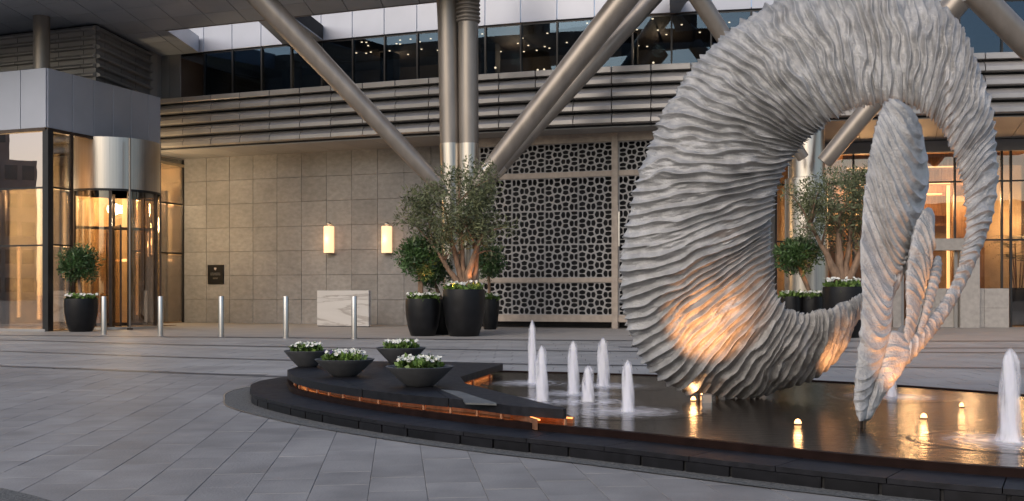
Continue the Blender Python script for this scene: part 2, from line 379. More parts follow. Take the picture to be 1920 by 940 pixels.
for k in range(16):
    s = random.choice([2.2, 5.4, 6, 7.0, 8.2, 8.6, 9.4, 9.7, 13, 14.4, 14.9]) + random.uniform(-.2, .2); dd = random.uniform(0.5, 2.2); a, ang, t, n = seg_frame(s, dd)
    hpart('table_lamp', me_tl, M['e_spot'], (a.x, a.y, random.uniform(8.0, 8.25)))
pb = MB()
for s in (1.2, 4.6, 7.9, 10.9, 12.2, 15.3):
    a, ang, t, n = seg_frame(s, 2.6); pb.box((a.x, a.y, 8.5), (0.5, 0.5, 1.7), ang)
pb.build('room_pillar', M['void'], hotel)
for s, e in ((4.5, 26), (8.5, 26), (13.0, 22)):
    a, ang, t, n = seg_frame(s, 3.2); point_light('room_light', (a.x, a.y, 8.95), e, (1, 0.62, 0.36), 0.2, hotel)
a, ang, t, n = seg_frame(-1.5, 0.26); b = MB(); q = a - n * 5; b.bar((a.x, a.y, ZF), (q.x, q.y, ZF), 0.1, 1.5); b.build('room_wall', M['roomA'], hotel)
b = MB(); a = fmod(-2.0) + INW * 0.3; q = WP - INW * 0.0 - DIR * 3.5; b.bar((a.x - .2, a.y, ZS + 0.03), (q.x, q.y, ZS + 0.03), 0.1, 1.6); b.build('end_wall', M['soffit'], hotel)
sb_ = MB()
for i in range(-4, NM1):
    p, q = fmod(i) + INW * 0.06, fmod(i + 1) + INW * 0.06; d = 2.6 if p.x < -1.4 else 6.4
    v = [p, q, q + INW * d, p + INW * d]; sb_.add([(c.x, c.y, ZS + 0.035) for c in v], [(0, 1, 2, 3)])
sb_.build('soffit_backing', M['void'], hotel)
# soffit panels under the fascia, back to the wall
for i in range(NM0 - 2, NM1):
    p, q = fmod(i), fmod(i + 1); g = 0.008
    t = (q - p).normalized()
    def back(pt):
        if pt.x < -1.2: d = (WP - pt).dot(INW) + 0.15
        else: d = 6.6
        return pt + INW * d
    poly = [(p + t * g) - INW * -0.02, (q - t * g) - INW * -0.02, back(q) - t * g, back(p) + t * g]
    b = MB(); b.prism([(c.x, c.y) for c in poly], ZS - 0.02, ZS + 0.02); o = b.build('soffit_panel', M['soffit'], hotel)

# ================================================================ CANOPY CEILING
def clip(poly, p, n):
    """keep the side where (x-p).n >= 0"""
    out = []
    for i in range(len(poly)):
        a, b = poly[i], poly[(i + 1) % len(poly)]
        da = (a[0] - p[0]) * n[0] + (a[1] - p[1]) * n[1]; db = (b[0] - p[0]) * n[0] + (b[1] - p[1]) * n[1]
        if da >= 0: out.append(a)
        if (da >= 0) != (db >= 0):
            t = da / (da - db); out.append((a[0] + (b[0] - a[0]) * t, a[1] + (b[1] - a[1]) * t))
    return out
def area(p): return abs(sum(p[i][0] * p[(i + 1) % len(p)][1] - p[(i + 1) % len(p)][0] * p[i][1] for i in range(len(p)))) / 2 if len(p) > 2 else 0
canopy = thing('canopy', (-6, 28, ZC), 0, 'dark grey panelled canopy ceiling with long sky openings beside the facade', 'canopy')
def C9(px, py): return G(px, py, ZC) if py > HY else Vector(((px - CX) / F * ((ZC - EYE) * F / (HY - py)), (ZC - EYE) * F / (HY - py), ZC))
E0, E1 = C9(310, 57), C9(545, 32); ed = (E1 - E0).normalized(); En = (ed.y, -ed.x)      # near side normal
if En[1] > 0: En = (-En[0], -En[1])
A0, A1 = C9(310, 57), C9(370, 98); B0, B1 = C9(482, 38), C9(529, 82); C0, C1 = C9(546, 32), C9(610, 80)
def side(p, q, left):
    d = (q - p).normalized(); n = (-d.y, d.x); return n if left else (-n[0], -n[1])
regions = [
    [((E0.x, E0.y), En)],
    [((E0.x, E0.y), (-En[0], -En[1])), ((A0.x, A0.y), side(A0, A1, True))],
    [((E0.x, E0.y), (-En[0], -En[1])), ((B0.x, B0.y), side(B0, B1, False)), ((C0.x, C0.y), side(C0, C1, True))],
    [((4.35, 29.0), side(Vector((4.35, 29, 0)), Vector((4.75, 31.6, 0)), False)), ((5.0, 29.0), side(Vector((5.0, 29, 0)), Vector((4.9, 31.6, 0)), True)), ((0, 28.9), (0, 1))],
]
back_poly = []
FAR = [((p.x, p.y), (n_.x, n_.y)) for p, n_ in [((fmod(0) - Vector((DIR.y, -DIR.x, 0)) * 0.1), Vector((DIR.y, -DIR.x, 0)))]]
cb = MB()
for ri, reg in enumerate(regions):
    for i in range(-24, 18):
        for j in range(-8, 12):
            x0 = i * 1.08 + 0.62; sh = lambda x: -0.37 * (x + 10)
            y0 = 27.4 + j * 1.3
            g = 0.012
            poly = [(x0 + g, y0 + sh(x0) + g), (x0 + 1.08 - g, y0 + sh(x0 + 1.08) + g), (x0 + 1.08 - g, y0 + 1.3 + sh(x0 + 1.08) - g), (x0 + g, y0 + 1.3 + sh(x0) - g)]
            for p, n_ in reg: poly = clip(poly, p, n_) if poly else poly
            if poly and ri in (0,): poly = clip(poly, (0, 26.5), (0, 1))
            if poly:
                a = fmod(0); nn = Vector((DIR.y, -DIR.x, 0))
                if poly and ri != 3: poly = clip(poly, ((a - nn * 0.05).x, (a - nn * 0.05).y), (nn.x, nn.y))
                if poly and ri == 3: poly = clip(poly, (5, 30.85), (-0.2, -1))
            if poly and area(poly) > 0.02:
                b = MB(); b.prism(poly, ZC, ZC + 0.04); 
                c = (sum(p[0] for p in poly) / len(poly), sum(p[1] for p in poly) / len(poly))
                vis = c[1] > 28.5 and abs(c[0]) < 0.55 * c[1]
                if vis: b.build('ceiling_panel', M['ceil'], canopy)
                else: cb.prism(poly, ZC, ZC + 0.04)
rest = cb.build('ceiling_field', M['ceil'], canopy); tag(rest, kind='stuff')
bb = MB()
for ri, reg in enumerate(regions):
    poly = [(-26, 26.5), (19, 26.5), (19, 45), (-26, 45)]
    for p, n_ in reg: poly = clip(poly, p, n_)
    a = fmod(0); nn = Vector((DIR.y, -DIR.x, 0))
    if ri != 3: poly = clip(poly, ((a - nn * 0.1).x, (a - nn * 0.1).y), (nn.x, nn.y))
    else: poly = clip(poly, (5, 30.9), (-0.2, -1))
    bb.prism(poly, ZC + 0.045, ZC + 0.5)
bb.build('canopy_deck', M['void'], canopy)
# pale reveal edges of the opening
for a, b_ in ((A0, A1),):
    q = MB(); q.bar(Vector((a.x + 0.03, a.y, ZC - 0.01)), Vector((b_.x + 0.03, b_.y, ZC - 0.01)), 0.05, 0.55); q.build('opening_edge', M['clad'], canopy)
q = MB(); e2 = E0 + ed * 13; q.bar((E0.x - En[0] * 0.02, E0.y - En[1] * 0.02, ZC - 0.02), (e2.x - En[0] * 0.02, e2.y - En[1] * 0.02, ZC - 0.02), 0.05, 0.5); q.build('opening_edge', M['steel'], canopy)

# ================================================================ STONE WALL
rzw = ANG
stone_wall = thing('stone_wall', tuple(WP), rzw, 'grey limestone tiled wall between the glass entrance and the lattice screen', 'wall')
TW, TH = 1.0, 0.86
tb = MB(); tb.box((TW / 2, 0, TH / 2), (TW - 0.010, 0.05, TH - 0.010)); me_t = tb.mesh('stone_tile', bevel=0.004)
NC = 17
for i in range(NC):
    for k in range(7):
        o = mesh_obj('stone_tile', me_t, M['travertine'], stone_wall, loc=(i * TW, random.uniform(-0.004, 0.004), k * TH))
b = MB(); b.box((NC * TW / 2, 0.12, ZS / 2), (NC * TW, 0.2, ZS)); o = mesh_obj('wall_core', b.mesh('wall_core'), M['joint'], stone_wall)

# wall sconces
OUTW = -INW
def sconce(px, lab):
    p, s = wall_at(px); base = p - INW * 0.19; zt = EYE + (HY - 425) / F * p.y; zb = EYE + (HY - 475) / F * p.y
    t = thing('wall_lamp', (base.x, base.y, zb), ANG, lab, 'lamp', 'glowing lamps on the stone wall')
    h = zt - zb; b = MB(); n = 24
    prof = [(0.0, 0.0), (0.165, 0.0), (0.178, 0.02), (0.178, h - 0.02), (0.165, h), (0.0, h)]
    b.lathe(prof, seg=n); me = b.mesh('shade', smooth=40); mesh_obj('shade', me, M['e_lamp'], t)
    b = MB(); b.lathe([(0.0, h + 0.03), (0.07, h + 0.045), (0.085, h + 0.085), (0.06, h + 0.13), (0, h + 0.145)], seg=16); mesh_obj('finial', b.mesh('finial', smooth=True), M['chrome'], t)
    b = MB(); b.box((0, 0.09, h + 0.015), (0.1, 0.18, 0.03)); b.box((0, 0.175, h - 0.1), (0.12, 0.02, 0.34)); mesh_obj('bracket', b.mesh('bracket'), M['chrome'], t)
    b = MB(); b.lathe([(0.0, -0.015), (0.182, -0.015), (0.182, -0.002), (0, -0.002)], seg=24); mesh_obj('base_ring', b.mesh('base_ring'), M['bronze'], t)
    lo = base + OUTW * 0.32; point_light('lamp_light', (lo.x, lo.y, zb + h * .5), 5.0, (1, 0.5, 0.2), 0.12)
    return t
def rm_last_light():
    o = [o for o in bpy.data.objects if o.name.startswith('lamp_light')]
    for x in o: bpy.data.objects.remove(x)
sconce(622, 'glowing cylindrical wall lamp on the stone wall, clear of the trees'); sconce(730, 'glowing cylindrical wall lamp partly behind the olive tree foliage')

# plaque
p, s = wall_at(406); base = p - INW * 0.05
zc = EYE + (HY - 515) / F * p.y; k = p.y / F
pl = thing('wall_plaque', (base.x, base.y, zc), ANG, 'square black plaque with a small crest and faint lettering on the stone wall', 'plaque')
b = MB(); b.box((0, 0, 0), (35 * k, 0.04, 36 * k)); plate = mesh_obj('plate', b.mesh('plate', bevel=0.004), M['plaque'], pl)
b = MB(); b.add([(-0.045, -0.024, 0.245), (0.045, -0.024, 0.245), (0.05, -0.024, 0.2), (0.0, -0.024, 0.15), (-0.05, -0.024, 0.2)], [(0, 1, 2, 3, 4)]); 
b.add([(-0.045, -0.03, 0.245), (0.045, -0.03, 0.245), (0.05, -0.03, 0.2), (0.0, -0.03, 0.15), (-0.05, -0.03, 0.2)], [(4, 3, 2, 1, 0)]); mesh_obj('crest', b.mesh('crest'), M['crest'], plate)
b = MB()
for x in np.arange(-0.19, 0.2, 0.048):
    if abs(x - 0.0) < 0.02: pass
    b.box((x, -0.024, 0.02), (0.012, 0.008, 0.1)); b.box((x + 0.014, -0.024, 0.02 + random.choice((-0.04, 0, 0.04))), (0.024, 0.008, 0.014))
mesh_obj('lettering', b.mesh('lettering'), M['letter'], plate)
b = MB()
for x in np.arange(-0.09, 0.1, 0.036): b.box((x, -0.024, -0.14), (0.01, 0.008, 0.05)); b.box((x + 0.01, -0.024, -0.14 + random.choice((-0.02, 0.02))), (0.018, 0.008, 0.01))
mesh_obj('small_lettering', b.mesh('small_lettering'), M['letter'], plate)

# white marble block
def marble_mat():
    m = bpy.data.materials.new('veined_marble'); m.use_nodes = True; t = m.node_tree; L = t.links; b = t.nodes['Principled BSDF']; b.inputs['Roughness'].default_value = 0.3
    tc = t.nodes.new('ShaderNodeTexCoord'); mp = t.nodes.new('ShaderNodeMapping'); mp.inputs['Scale'].default_value = (0.12, 0.5, 1.1); mp.inputs['Rotation'].default_value = (0, R(5), 0)
    nz = t.nodes.new('ShaderNodeTexNoise'); nz.inputs['Scale'].default_value = 1.6; nz.inputs['Detail'].default_value = 7; nz.inputs['Distortion'].default_value = 0.7
    cr = t.nodes.new('ShaderNodeValToRGB'); e = cr.color_ramp.elements; e[0].position = 0.36; e[0].color = (0.60, 0.59, 0.58, 1); e[1].position = 0.60; e[1].color = (0.62, 0.6, 0.58, 1)
    x = e.new(0.46); x.color = (0.56, 0.54, 0.52, 1); x = e.new(0.485); x.color = (0.36, 0.33, 0.31, 1); x = e.new(0.50); x.color = (0.58, 0.56, 0.54, 1)
    L.new(tc.outputs['Object'], mp.inputs[0]); L.new(mp.outputs[0], nz.inputs[0]); L.new(nz.outputs[0], cr.inputs[0]); L.new(cr.outputs[0], b.inputs['Base Color'])
    return m
q = G(594, 612.5); q2, _ = ray_line(691, q, DIR); L = (q2 - q).length; ht = EYE + (HY - 545.5) / F * q.y
mb_ = thing('marble_block', tuple(q), ANG, 'low white marble block with grey veins standing before the stone wall', 'marble block')
b = MB(); b.box((L / 2, 0.08, ht / 2 + 0.02), (L, 0.14, ht - 0.02)); mesh_obj('slab', b.mesh('slab', bevel=0.008), marble_mat(), mb_)
b = MB(); b.box((L / 2, 0.08, 0.012), (L - 0.06, 0.10, 0.02)); mesh_obj('plinth', b.mesh('plinth'), M['band'], mb_)

# ================================================================ LATTICE SCREEN
s0 = G(893, 613.5); s1v = P(1230, 0, 31.9); sd = Vector((s1v.x - s0.x, s1v.y - s0.y, 0)).normalized(); sang = math.atan2(sd.y, sd.x)
screen = thing('lattice_screen', (s0.x, s0.y, 0), sang, 'pierced geometric screen in a pale stone frame beside the ring sculpture', 'screen')
def s_of(px): return ray_line(px, s0, sd)[1]
def pz(px, py):
    p = ray_line(px, s0, sd)[0]; return EYE + (HY - py) / F * p.y
PS = s_of(1150) - s_of(1086); CE = PS / 4
def lattice_mesh():
    """4x4 checkerboard of barrel cells, each with two lens holes, front face and hole walls"""
    b = MB(); th = 0.05; bul = 0.11 * CE
    N = 5
    def edgept(x0, z0, x1, z1, t, d):   # point on a cell side with a bulge d along its normal
        dx, dz = x1 - x0, z1 - z0; l = math.hypot(dx, dz); nx, nz = dz / l, -dx / l
        w_ = math.sin(math.pi * t); return (x0 + dx * t + nx * d * w_, z0 + dz * t + nz * d * w_)
    for i in range(4):
        for k in range(4):
            A = (i + k) % 2 == 0; x0, z0 = i * CE, k * CE; x1, z1 = x0 + CE, z0 + CE
            onb = lambda side_: {'b': k == 0, 't': k == 3, 'l': i == 0, 'r': i == 3}[side_]
            vb = bul if A else -bul; hb = -bul if A else bul
            bot = lambda t: edgept(x0, z0, x1, z0, t, 0 if onb('b') else vb)
            rig = lambda t: edgept(x1, z0, x1, z1, t, 0 if onb('r') else hb)
            top = lambda t: edgept(x1, z1, x0, z1, t, 0 if onb('t') else vb)
            lef = lambda t: edgept(x0, z1, x0, z0, t, 0 if onb('l') else hb)
            T = [0, .25, .5, .75]
            if A:   # two horizontal holes, one above the other
                halves = [[bot(t) for t in T] + [rig(t) for t in (0, .25)] + [rig(.5)] + [((rig(.5)[0] * (1 - t) + lef(.5)[0] * t), z0 + CE / 2) for t in (.25, .5, .75)] + [lef(.5), lef(.75)],
                          [top(t) for t in T] + [lef(t) for t in (0, .25)] + [lef(.5)] + [((lef(.5)[0] * (1 - t) + rig(.5)[0] * t), z0 + CE / 2) for t in (.25, .5, .75)] + [rig(.5), rig(.75)]]
            else:
                halves = [[rig(t) for t in T] + [top(t) for t in (0, .25)] + [top(.5)] + [(x0 + CE / 2, (top(.5)[1] * (1 - t) + bot(.5)[1] * t)) for t in (.25, .5, .75)] + [bot(.5), bot(.75)],
                          [lef(t) for t in T] + [bot(t) for t in (0, .25)] + [bot(.5)] + [(x0 + CE / 2, (bot(.5)[1] * (1 - t) + top(.5)[1] * t)) for t in (.25, .5, .75)] + [top(.5), top(.75)]]
            for H in halves:
                n = len(H); cx = sum(p[0] for p in H) / n; cz = sum(p[1] for p in H) / n
                hor = A
                hole = []
                for (x, z) in H:
                    dx, dz = x - cx, z - cz
                    sx = 0.85; sz = 0.89
                    # lens: pinch towards the long axis ends
                    if hor: r_ = min(1, abs(dx) / (CE / 2)); hole.append((cx + dx * sx * 0.92, cz + dz * sz * (1.0 - 0.42 * r_ ** 2)))
                    else: r_ = min(1, abs(dz) / (CE / 2)); hole.append((cx + dx * sz * (1.0 - 0.42 * r_ ** 2), cz + dz * sx * 0.92))
                vs = [(x, 0, z) for x, z in H] + [(x, 0, z) for x, z in hole] + [(x, th, z) for x, z in hole]
                b.add(vs, [(j, (j + 1) % n, n + (j + 1) % n, n + j) for j in range(n)] + [(n + j, n + (j + 1) % n, 2 * n + (j + 1) % n, 2 * n + j) for j in range(n)])
    return b
lb = lattice_mesh()
for c in ((0.006, 0), (PS - 0.006, 0)): lb.box((c[0], 0.02, PS / 2), (0.022, 0.045, PS))
for z in (0.006, PS - 0.006): lb.box((PS / 2, 0.021, z), (PS, 0.044, 0.022))
me_lat = lb.mesh('lattice_panel')
zb0, zb1 = pz(1100, 604), pz(1100, 591)     # bottom rail
zl0, zl1 = pz(1100, 530), pz(1100, 521)
zm0, zm1 = pz(1100, 332), pz(1100, 322)
zt0, zt1 = pz(1100, 268), pz(1100, 250)
xpost = s_of(1154); 
cols = [xpost + 0.1 + PS * i for i in range(4)] + [xpost - 0.1 - PS * (i + 1) for i in range(5)]
def scaled(me, fz, name):
    m2 = me.copy()
    for v in m2.vertices: v.co.z *= fz
    return m2
rows = [(zb1, zl0, 1), (zl1, zm0, 3), (zm1, zt0, 1)]
for (a, b_, nrow) in rows:
    hgt = (b_ - a) / nrow; me_r = scaled(me_lat, hgt / PS, 'lattice_panel')
    for r_ in range(nrow):
        for x in cols: mesh_obj('lattice_panel', me_r, M['lattice'], screen, loc=(x, 0.0, a + hgt * r_))
xa, xb = cols[-1] - 0.05, cols[3] + PS
for nm, a, b_, pr in (('bottom_rail', zb0, zb1, 0.14), ('lower_rail', zl0, zl1, 0.12), ('middle_rail', zm0, zm1, 0.12), ('top_rail', zt0, zt1, 0.2)):
    b = MB(); b.box(((xa + xb) / 2, 0.02, (a + b_) / 2), (xb - xa, pr, b_ - a)); mesh_obj(nm, b.mesh(nm, bevel=0.006), M['screenframe'], screen)
b = MB(); b.box((xpost, 0.0, pz(1154, 240) / 2), (0.19, 0.24, pz(1154, 240))); mesh_obj('post', b.mesh('post', bevel=0.006), M['screenframe'], screen)
b = MB(); b.box((xpost, -0.01, pz(1154, 243) + 0.0), (0.27, 0.3, 0.12)); mesh_obj('post_cap', b.mesh('post_cap', bevel=0.01), M['palestone'], screen)
b = MB(); b.box((xb, 0.0, zt1 / 2), (0.19, 0.24, zt1)); mesh_obj('post', b.mesh('post', bevel=0.006), M['screenframe'], screen)
b = MB(); b.box(((xa + xb) / 2, 0.5, zt1 / 2 + 0.02), (xb - xa, 0.06, zt1)); mesh_obj('dark_space_sheet', b.mesh('dark_space_sheet'), M['void'], screen)  # near-black sheet standing in for the dark space behind the lattice
b = MB(); b.box((xpost + 0.13, -0.1, pz(1160, 430)), (0.05, 0.06, pz(1160, 385) - pz(1160, 450))); mesh_obj('handle', b.mesh('handle'), M['chrome'], screen)

# ================================================================ ENTRANCE PAVILION (left)
C0_ = G(87, 622.0); OUT = -INW
zl, zh = 5.77, 7.45
pav = thing('entrance_pavilion', (C0_.x, C0_.y, 0), 0, 'glazed entrance pavilion with pale blue-grey panels, lit warm inside', 'building')
# cladding: front panels to the left, side panels inward
fw = 1.07
def ppart(name, b, m, **k): return b.build(name, m, pav, **k)
zc_ = (zl + zh) / 2
e = 0
widths = [0.93] + [1.35] * 6
for wd in widths:
    a = C0_ - DIR * e; b_ = C0_ - DIR * (e + wd - 0.02)
    b = MB(); b.bar((a.x, a.y, zl), (b_.x, b_.y, zl), 0.06, zh - zl); ppart('cladding_panel', b, M['clad'], bevel=0.006); e += wd
e = 0.03
for wd in (0.95, 0.85, 0.82, 0.80, 0.8, 0.6):
    a = C0_ + INW * e; b_ = C0_ + INW * (e + wd - 0.02)
    b = MB(); b.bar((a.x, a.y, zl), (b_.x, b_.y, zl), 0.06, zh - zl); ppart('cladding_panel', b, M['clad'], bevel=0.006); e += wd
a = C0_ - DIR * 0.03 + INW * 0.03
poly = [(C0_ + OUT * -0.04 - DIR * 0.04), (C0_ - DIR * 9), (C0_ - DIR * 9 + INW * 4.7), (C0_ - DIR * 0.04 + INW * 4.7)]
b = MB(); b.prism([(v.x, v.y) for v in poly], zl + 0.02, zl + 0.12); ppart('pavilion_soffit', b, M['mullion'])
b = MB(); b.prism([(v.x, v.y) for v in poly], zh - 0.12, zh - 0.02); ppart('pavilion_roof', b, M['soffit'])
# dark head beam under the panels
b = MB(); b.bar((C0_ - DIR * 9).to_tuple()[:2] + (zl - 0.10,), C0_.to_tuple()[:2] + (zl - 0.10,), 0.12, 0.09); ppart('head_beam', b, M['bronze'])
b = MB(); q = C0_ + INW * 4.6; b.bar(C0_.to_tuple()[:2] + (zl - 0.10,), q.to_tuple()[:2] + (zl - 0.10,), 0.12, 0.09); ppart('head_beam', b, M['bronze'])
# front glass rows
zr = [0.06, 2.44, 4.07, 5.67]
fx = [0.07, 2.75, 5.4, 8.2]
for (u0, u1) in zip(fx[:-1], fx[1:]):
    for r_, (z0, z1) in enumerate(zip(zr[:-1], zr[1:])):
        a = C0_ - DIR * (u0 + 0.015); b_ = C0_ - DIR * (u1 - 0.015)
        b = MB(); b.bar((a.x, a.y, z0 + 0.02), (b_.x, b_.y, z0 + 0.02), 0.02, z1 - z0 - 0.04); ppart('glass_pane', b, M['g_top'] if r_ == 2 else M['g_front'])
for z in (2.44, 4.07): b = MB(); a = C0_ - DIR * 8.2; b.bar((a.x, a.y, z - 0.02), (C0_.x, C0_.y, z - 0.02), 0.07, 0.045); ppart('transom', b, M['mullion'])
b = MB(); a = C0_ - DIR * 8.2; b.bar((a.x, a.y, 0.0), (C0_.x, C0_.y, 0.0), 0.12, 0.07); ppart('sill', b, M['soffit'])
for u in fx[1:]: b = MB(); a = C0_ - DIR * u; b.box((a.x, a.y, 2.83), (0.03, 0.1, 5.6), ANG); ppart('mullion', b, M['mullion'])
b = MB(); b.box((C0_.x + 0.02, C0_.y + 0.05, 2.86), (0.2, 0.2, 5.7), ANG); ppart('corner_post', b, M['mullion'])
# side glass from the corner to the drum
for (u0, u1) in ((0.12, 0.95),):
    for r_, (z0, z1) in enumerate(zip(zr[:-1], zr[1:])):
        a = C0_ + INW * (u0 + 0.01); b_ = C0_ + INW * (u1 - 0.01); b = MB(); b.bar((a.x, a.y, z0), (b_.x, b_.y, z0), 0.02, z1 - z0 - 0.03); ppart('glass_pane', b, M['g_front'])
for z in (2.44, 4.07): b = MB(); a = C0_ + INW * 0.95; b.bar((C0_.x, C0_.y, z), (a.x, a.y, z), 0.06, 0.045); ppart('transom', b, M['mullion'])
a = C0_ + INW * 0.95; b = MB(); b.box((a.x, a.y, 2.84), (0.07, 0.1, 5.66), ANG); ppart('mullion', b, M['bronze'])
# return glass wall between the drum and the stone wall
r0 = WP - INW * 2.9; 
for (u0, u1) in ((0.0, 1.45), (1.45, 2.88)):
    for r_, (z0, z1) in enumerate(zip([0.05, 2.5, 4.3], [2.5, 4.3, 6.0])):
        a = r0 + INW * (u0 + 0.02); b_ = r0 + INW * (u1 - 0.02); b = MB(); b.bar((a.x, a.y, z0), (b_.x, b_.y, z0), 0.02, z1 - z0 - 0.03); ppart('glass_pane', b, M['g_front'])
b = MB(); q = r0 - INW * 1.3; b_ = r0 + INW * 2.88; b.bar((q.x, q.y, 5.97), (b_.x, b_.y, 5.97), 0.08, 1.2); ppart('head_panel', b, M['soffit'])
for z in (2.5, 4.3): b = MB(); b_ = r0 + INW * 2.88; b.bar((r0.x, r0.y, z), (b_.x, b_.y, z), 0.06, 0.06); ppart('transom', b, M['mullion'])
for u in (0.0, 1.45, 2.84): b = MB(); a = r0 + INW * u; b.box((a.x, a.y, 3.0), (0.06, 0.09, 5.98), ANG); ppart('mullion', b, M['mullion'])
# lobby inside: floor, back wall, partitions, ceiling, lights
def loc_(u, v, z=0): q = C0_ - DIR * u + INW * v; return (q.x, q.y, z)
b = MB(); b.prism([loc_(9, 0.15)[:2], loc_(0.15, 0.15)[:2], loc_(0.1, 5.8)[:2], loc_(2.2, 5.9)[:2], loc_(2.2, 9)[:2], loc_(9, 9)[:2]], 0.004, 0.02); ppart('lobby_floor', b, M['lobbyfloor'])
b = MB(); b.bar(loc_(9, 9.05), loc_(2.2, 9.05), 0.2, 8.5); ppart('lobby_wall', b, M['lobbywall'])
b = MB(); b.bar(loc_(4.6, 5.2), loc_(4.6, 9), 0.2, 5.7); ppart('lobby_wall', b, M['lobbywall'])
b = MB(); b.bar(loc_(2.3, 4.3), loc_(9, 4.3), 0.2, 5.7); ppart('lobby_wall', b, M['lobbywall'])
b = MB(); b.prism([loc_(9, 4.7)[:2], loc_(2.1, 4.7)[:2], loc_(2.1, 9)[:2], loc_(9, 9)[:2]], 5.7, 5.8); ppart('lobby_ceiling', b, M['lobbywall'])
for (u, v, z0, z1, wd) in ((0.85, 1.6, 1.55, 4.1, 0.07), (3.3, 4.15, 0.1, 4.4, 0.10), (4.4, 4.15, 0.2, 5.0, 0.08), (1.9, 3.0, 2.2, 5.2, 0.05), (2.9, 7.2, 0.3, 5.2, 0.10), (3.6, 8.8, 0.2, 3.2, 0.09), (4.1, 3.0, 0.3, 2.6, 0.06)):
    b = MB(); c = loc_(u, v, (z0 + z1) / 2); b.box(c, (wd, 0.05, z1 - z0), ANG); ppart('light_strip', b, M['e_warm'])
for (u, v, z, wd) in ((3.3, 8.8, 2.3, 1.3), (5.8, 3.05, 1.9, 0.9), (3.2, 8.8, 4.3, 1.2), (2.3, 5.6, 2.2, 0.6)):
    b = MB(); c = loc_(u, v, z); b.box(c, (wd, 0.04, 0.09), ANG); ppart('light_strip', b, M['e_warm'])
# dark door leaves and panels deeper inside
for (u, v, wd, h_) in ((3.4, 8.5, 0.9, 2.5), (2.7, 8.4, 0.3, 4.8), (2.6, 6.6, 0.25, 5.4), (4.6, 2.9, 0.35, 5.2), (1.9, 2.6, 0.12, 5.6), (3.2, 1.5, 0.1, 5.6)):
    b = MB(); c = loc_(u, v, h_ / 2 + 0.03); b.box(c, (wd, 0.12, h_), ANG); ppart('interior_post', b, M['bronze'])
for c, e_ in ((loc_(1.8, 3.2, 4.6), 430), (loc_(5.2, 1.8, 4.2), 480), (loc_(3.2, 6.8, 4.4), 300), (loc_(1.6, 5.2, 3.4), 160), (loc_(7.4, 1.5, 3.6), 200)):
    point_light('lobby_light', c, e_, (1, 0.74, 0.44), 0.25, pav)
# round post standing on the pavilion roof
pc = P(78, 128, 31.3); colm = thing('round_post', (pc.x, pc.y, zh), 0, 'round champagne metal post on the pavilion roof, leftmost column', 'column')
b = MB(); b.tube([(0, 0, -0.02), (0, 0, ZC - zh)], 0.24, 28); mesh_obj('shaft', b.mesh('shaft', smooth=40), M['steel'], colm)
b = MB(); b.tube([(0, 0, 0), (0, 0, 0.06)], 0.29, 28); mesh_obj('base_plate', b.mesh('base_plate', smooth=40), M['steel'], colm)
# louvred box on the roof
LC = P(180, 549, 32.05); LC = Vector((LC.x, LC.y, 0)); SD2 = Vector((0.11, 0.994, 0)).normalized()
box = thing('louvred_plant_box', (LC.x, LC.y, zh), 0, 'bronze louvred box on top of the entrance pavilion', 'louvre box')
def louvre_row(p, d, n_, L_, z, m, H=0.285, out=0.13):
    prof = [(0.0, 0.0), (out * 0.7, -0.04), (out, -0.09), (out, -0.13), (0.02, -0.15), (0.0, -0.15), (0.0, -H)]
    b = MB(); n = len(prof); vs = []
    for u in (0.01, L_ - 0.01): vs += [(p.x + d.x * u + n_.x * o, p.y + d.y * u + n_.y * o, z + dz) for o, dz in prof]
    b.add(vs, [(i, i + 1, n + i + 1, n + i) for i in range(n - 1)] + [tuple(range(n)), tuple(range(n, 2 * n))])
    return b.build('louvre_blade', m, box)
for r_ in range(6):
    z = ZC - 0.06 - 0.285 * r_
    for L0, L1 in ((0, 0.48), (0.48, 1.45), (1.45, 2.1), (2.1, 3.1), (3.1, 4.3)):
        louvre_row(LC - DIR * L1, DIR, -INW, L1 - L0, z, M['louvre'])
    for L0, L1 in ((0, 0.55), (0.55, 1.6), (1.6, 2.6), (2.6, 3.62)):
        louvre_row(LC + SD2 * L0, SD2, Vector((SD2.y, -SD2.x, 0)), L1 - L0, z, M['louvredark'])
q = LC + SD2 * 3.62; d_ = Vector((fmod(-2).x - q.x, fmod(-2).y + 0.1 - q.y, 0)); 
for u0, u1 in ((0, 0.5), (0.52, 1.0)):
    a = q + d_ * u0; b_ = q + d_ * u1; b = MB(); b.bar((a.x, a.y, 7.5), (b_.x, b_.y, 7.5), 0.05, ZC - 7.3); b.build('blank_panel', M['soffit'], box)
b = MB(); pp = [LC - DIR * 4.3 + INW * .02, LC + INW * .02 - DIR * 0.02, LC + SD2 * 3.6 - DIR * .03, LC + SD2 * 3.6 - DIR * 4]; b.prism([(v.x, v.y) for v in pp], zh + 0.02, ZC - 0.02); b.build('box_core', M['void'], box)

# revolving door drum
DC = Vector((-12.4, 32.7, 0)); DR = 1.38
drum = thing('revolving_door', tuple(DC), 0, 'round revolving door with brushed steel drum above curved glass', 'revolving door')
b = MB(); b.lathe([(DR, 4.22), (DR, 5.76), (DR - 0.05, 5.76), (DR - 0.05, 4.22), (DR, 4.22)], seg=96); mesh_obj('drum_fascia', b.mesh('drum_fascia', smooth=40), M['brushed'], drum)
b = MB(); b.lathe([(0.0, 4.24), (DR - 0.06, 4.24), (DR - 0.06, 4.28), (0, 4.28)], seg=48); mesh_obj('drum_ceiling', b.mesh('drum_ceiling'), M['lobbywall'], drum)
b = MB(); b.lathe([(DR + 0.02, 4.15), (DR + 0.02, 4.215), (DR - 0.06, 4.215), (DR - 0.06, 4.15), (DR + 0.02, 4.15)], seg=96); mesh_obj('head_ring', b.mesh('head_ring', smooth=40), M['mullion'], drum)
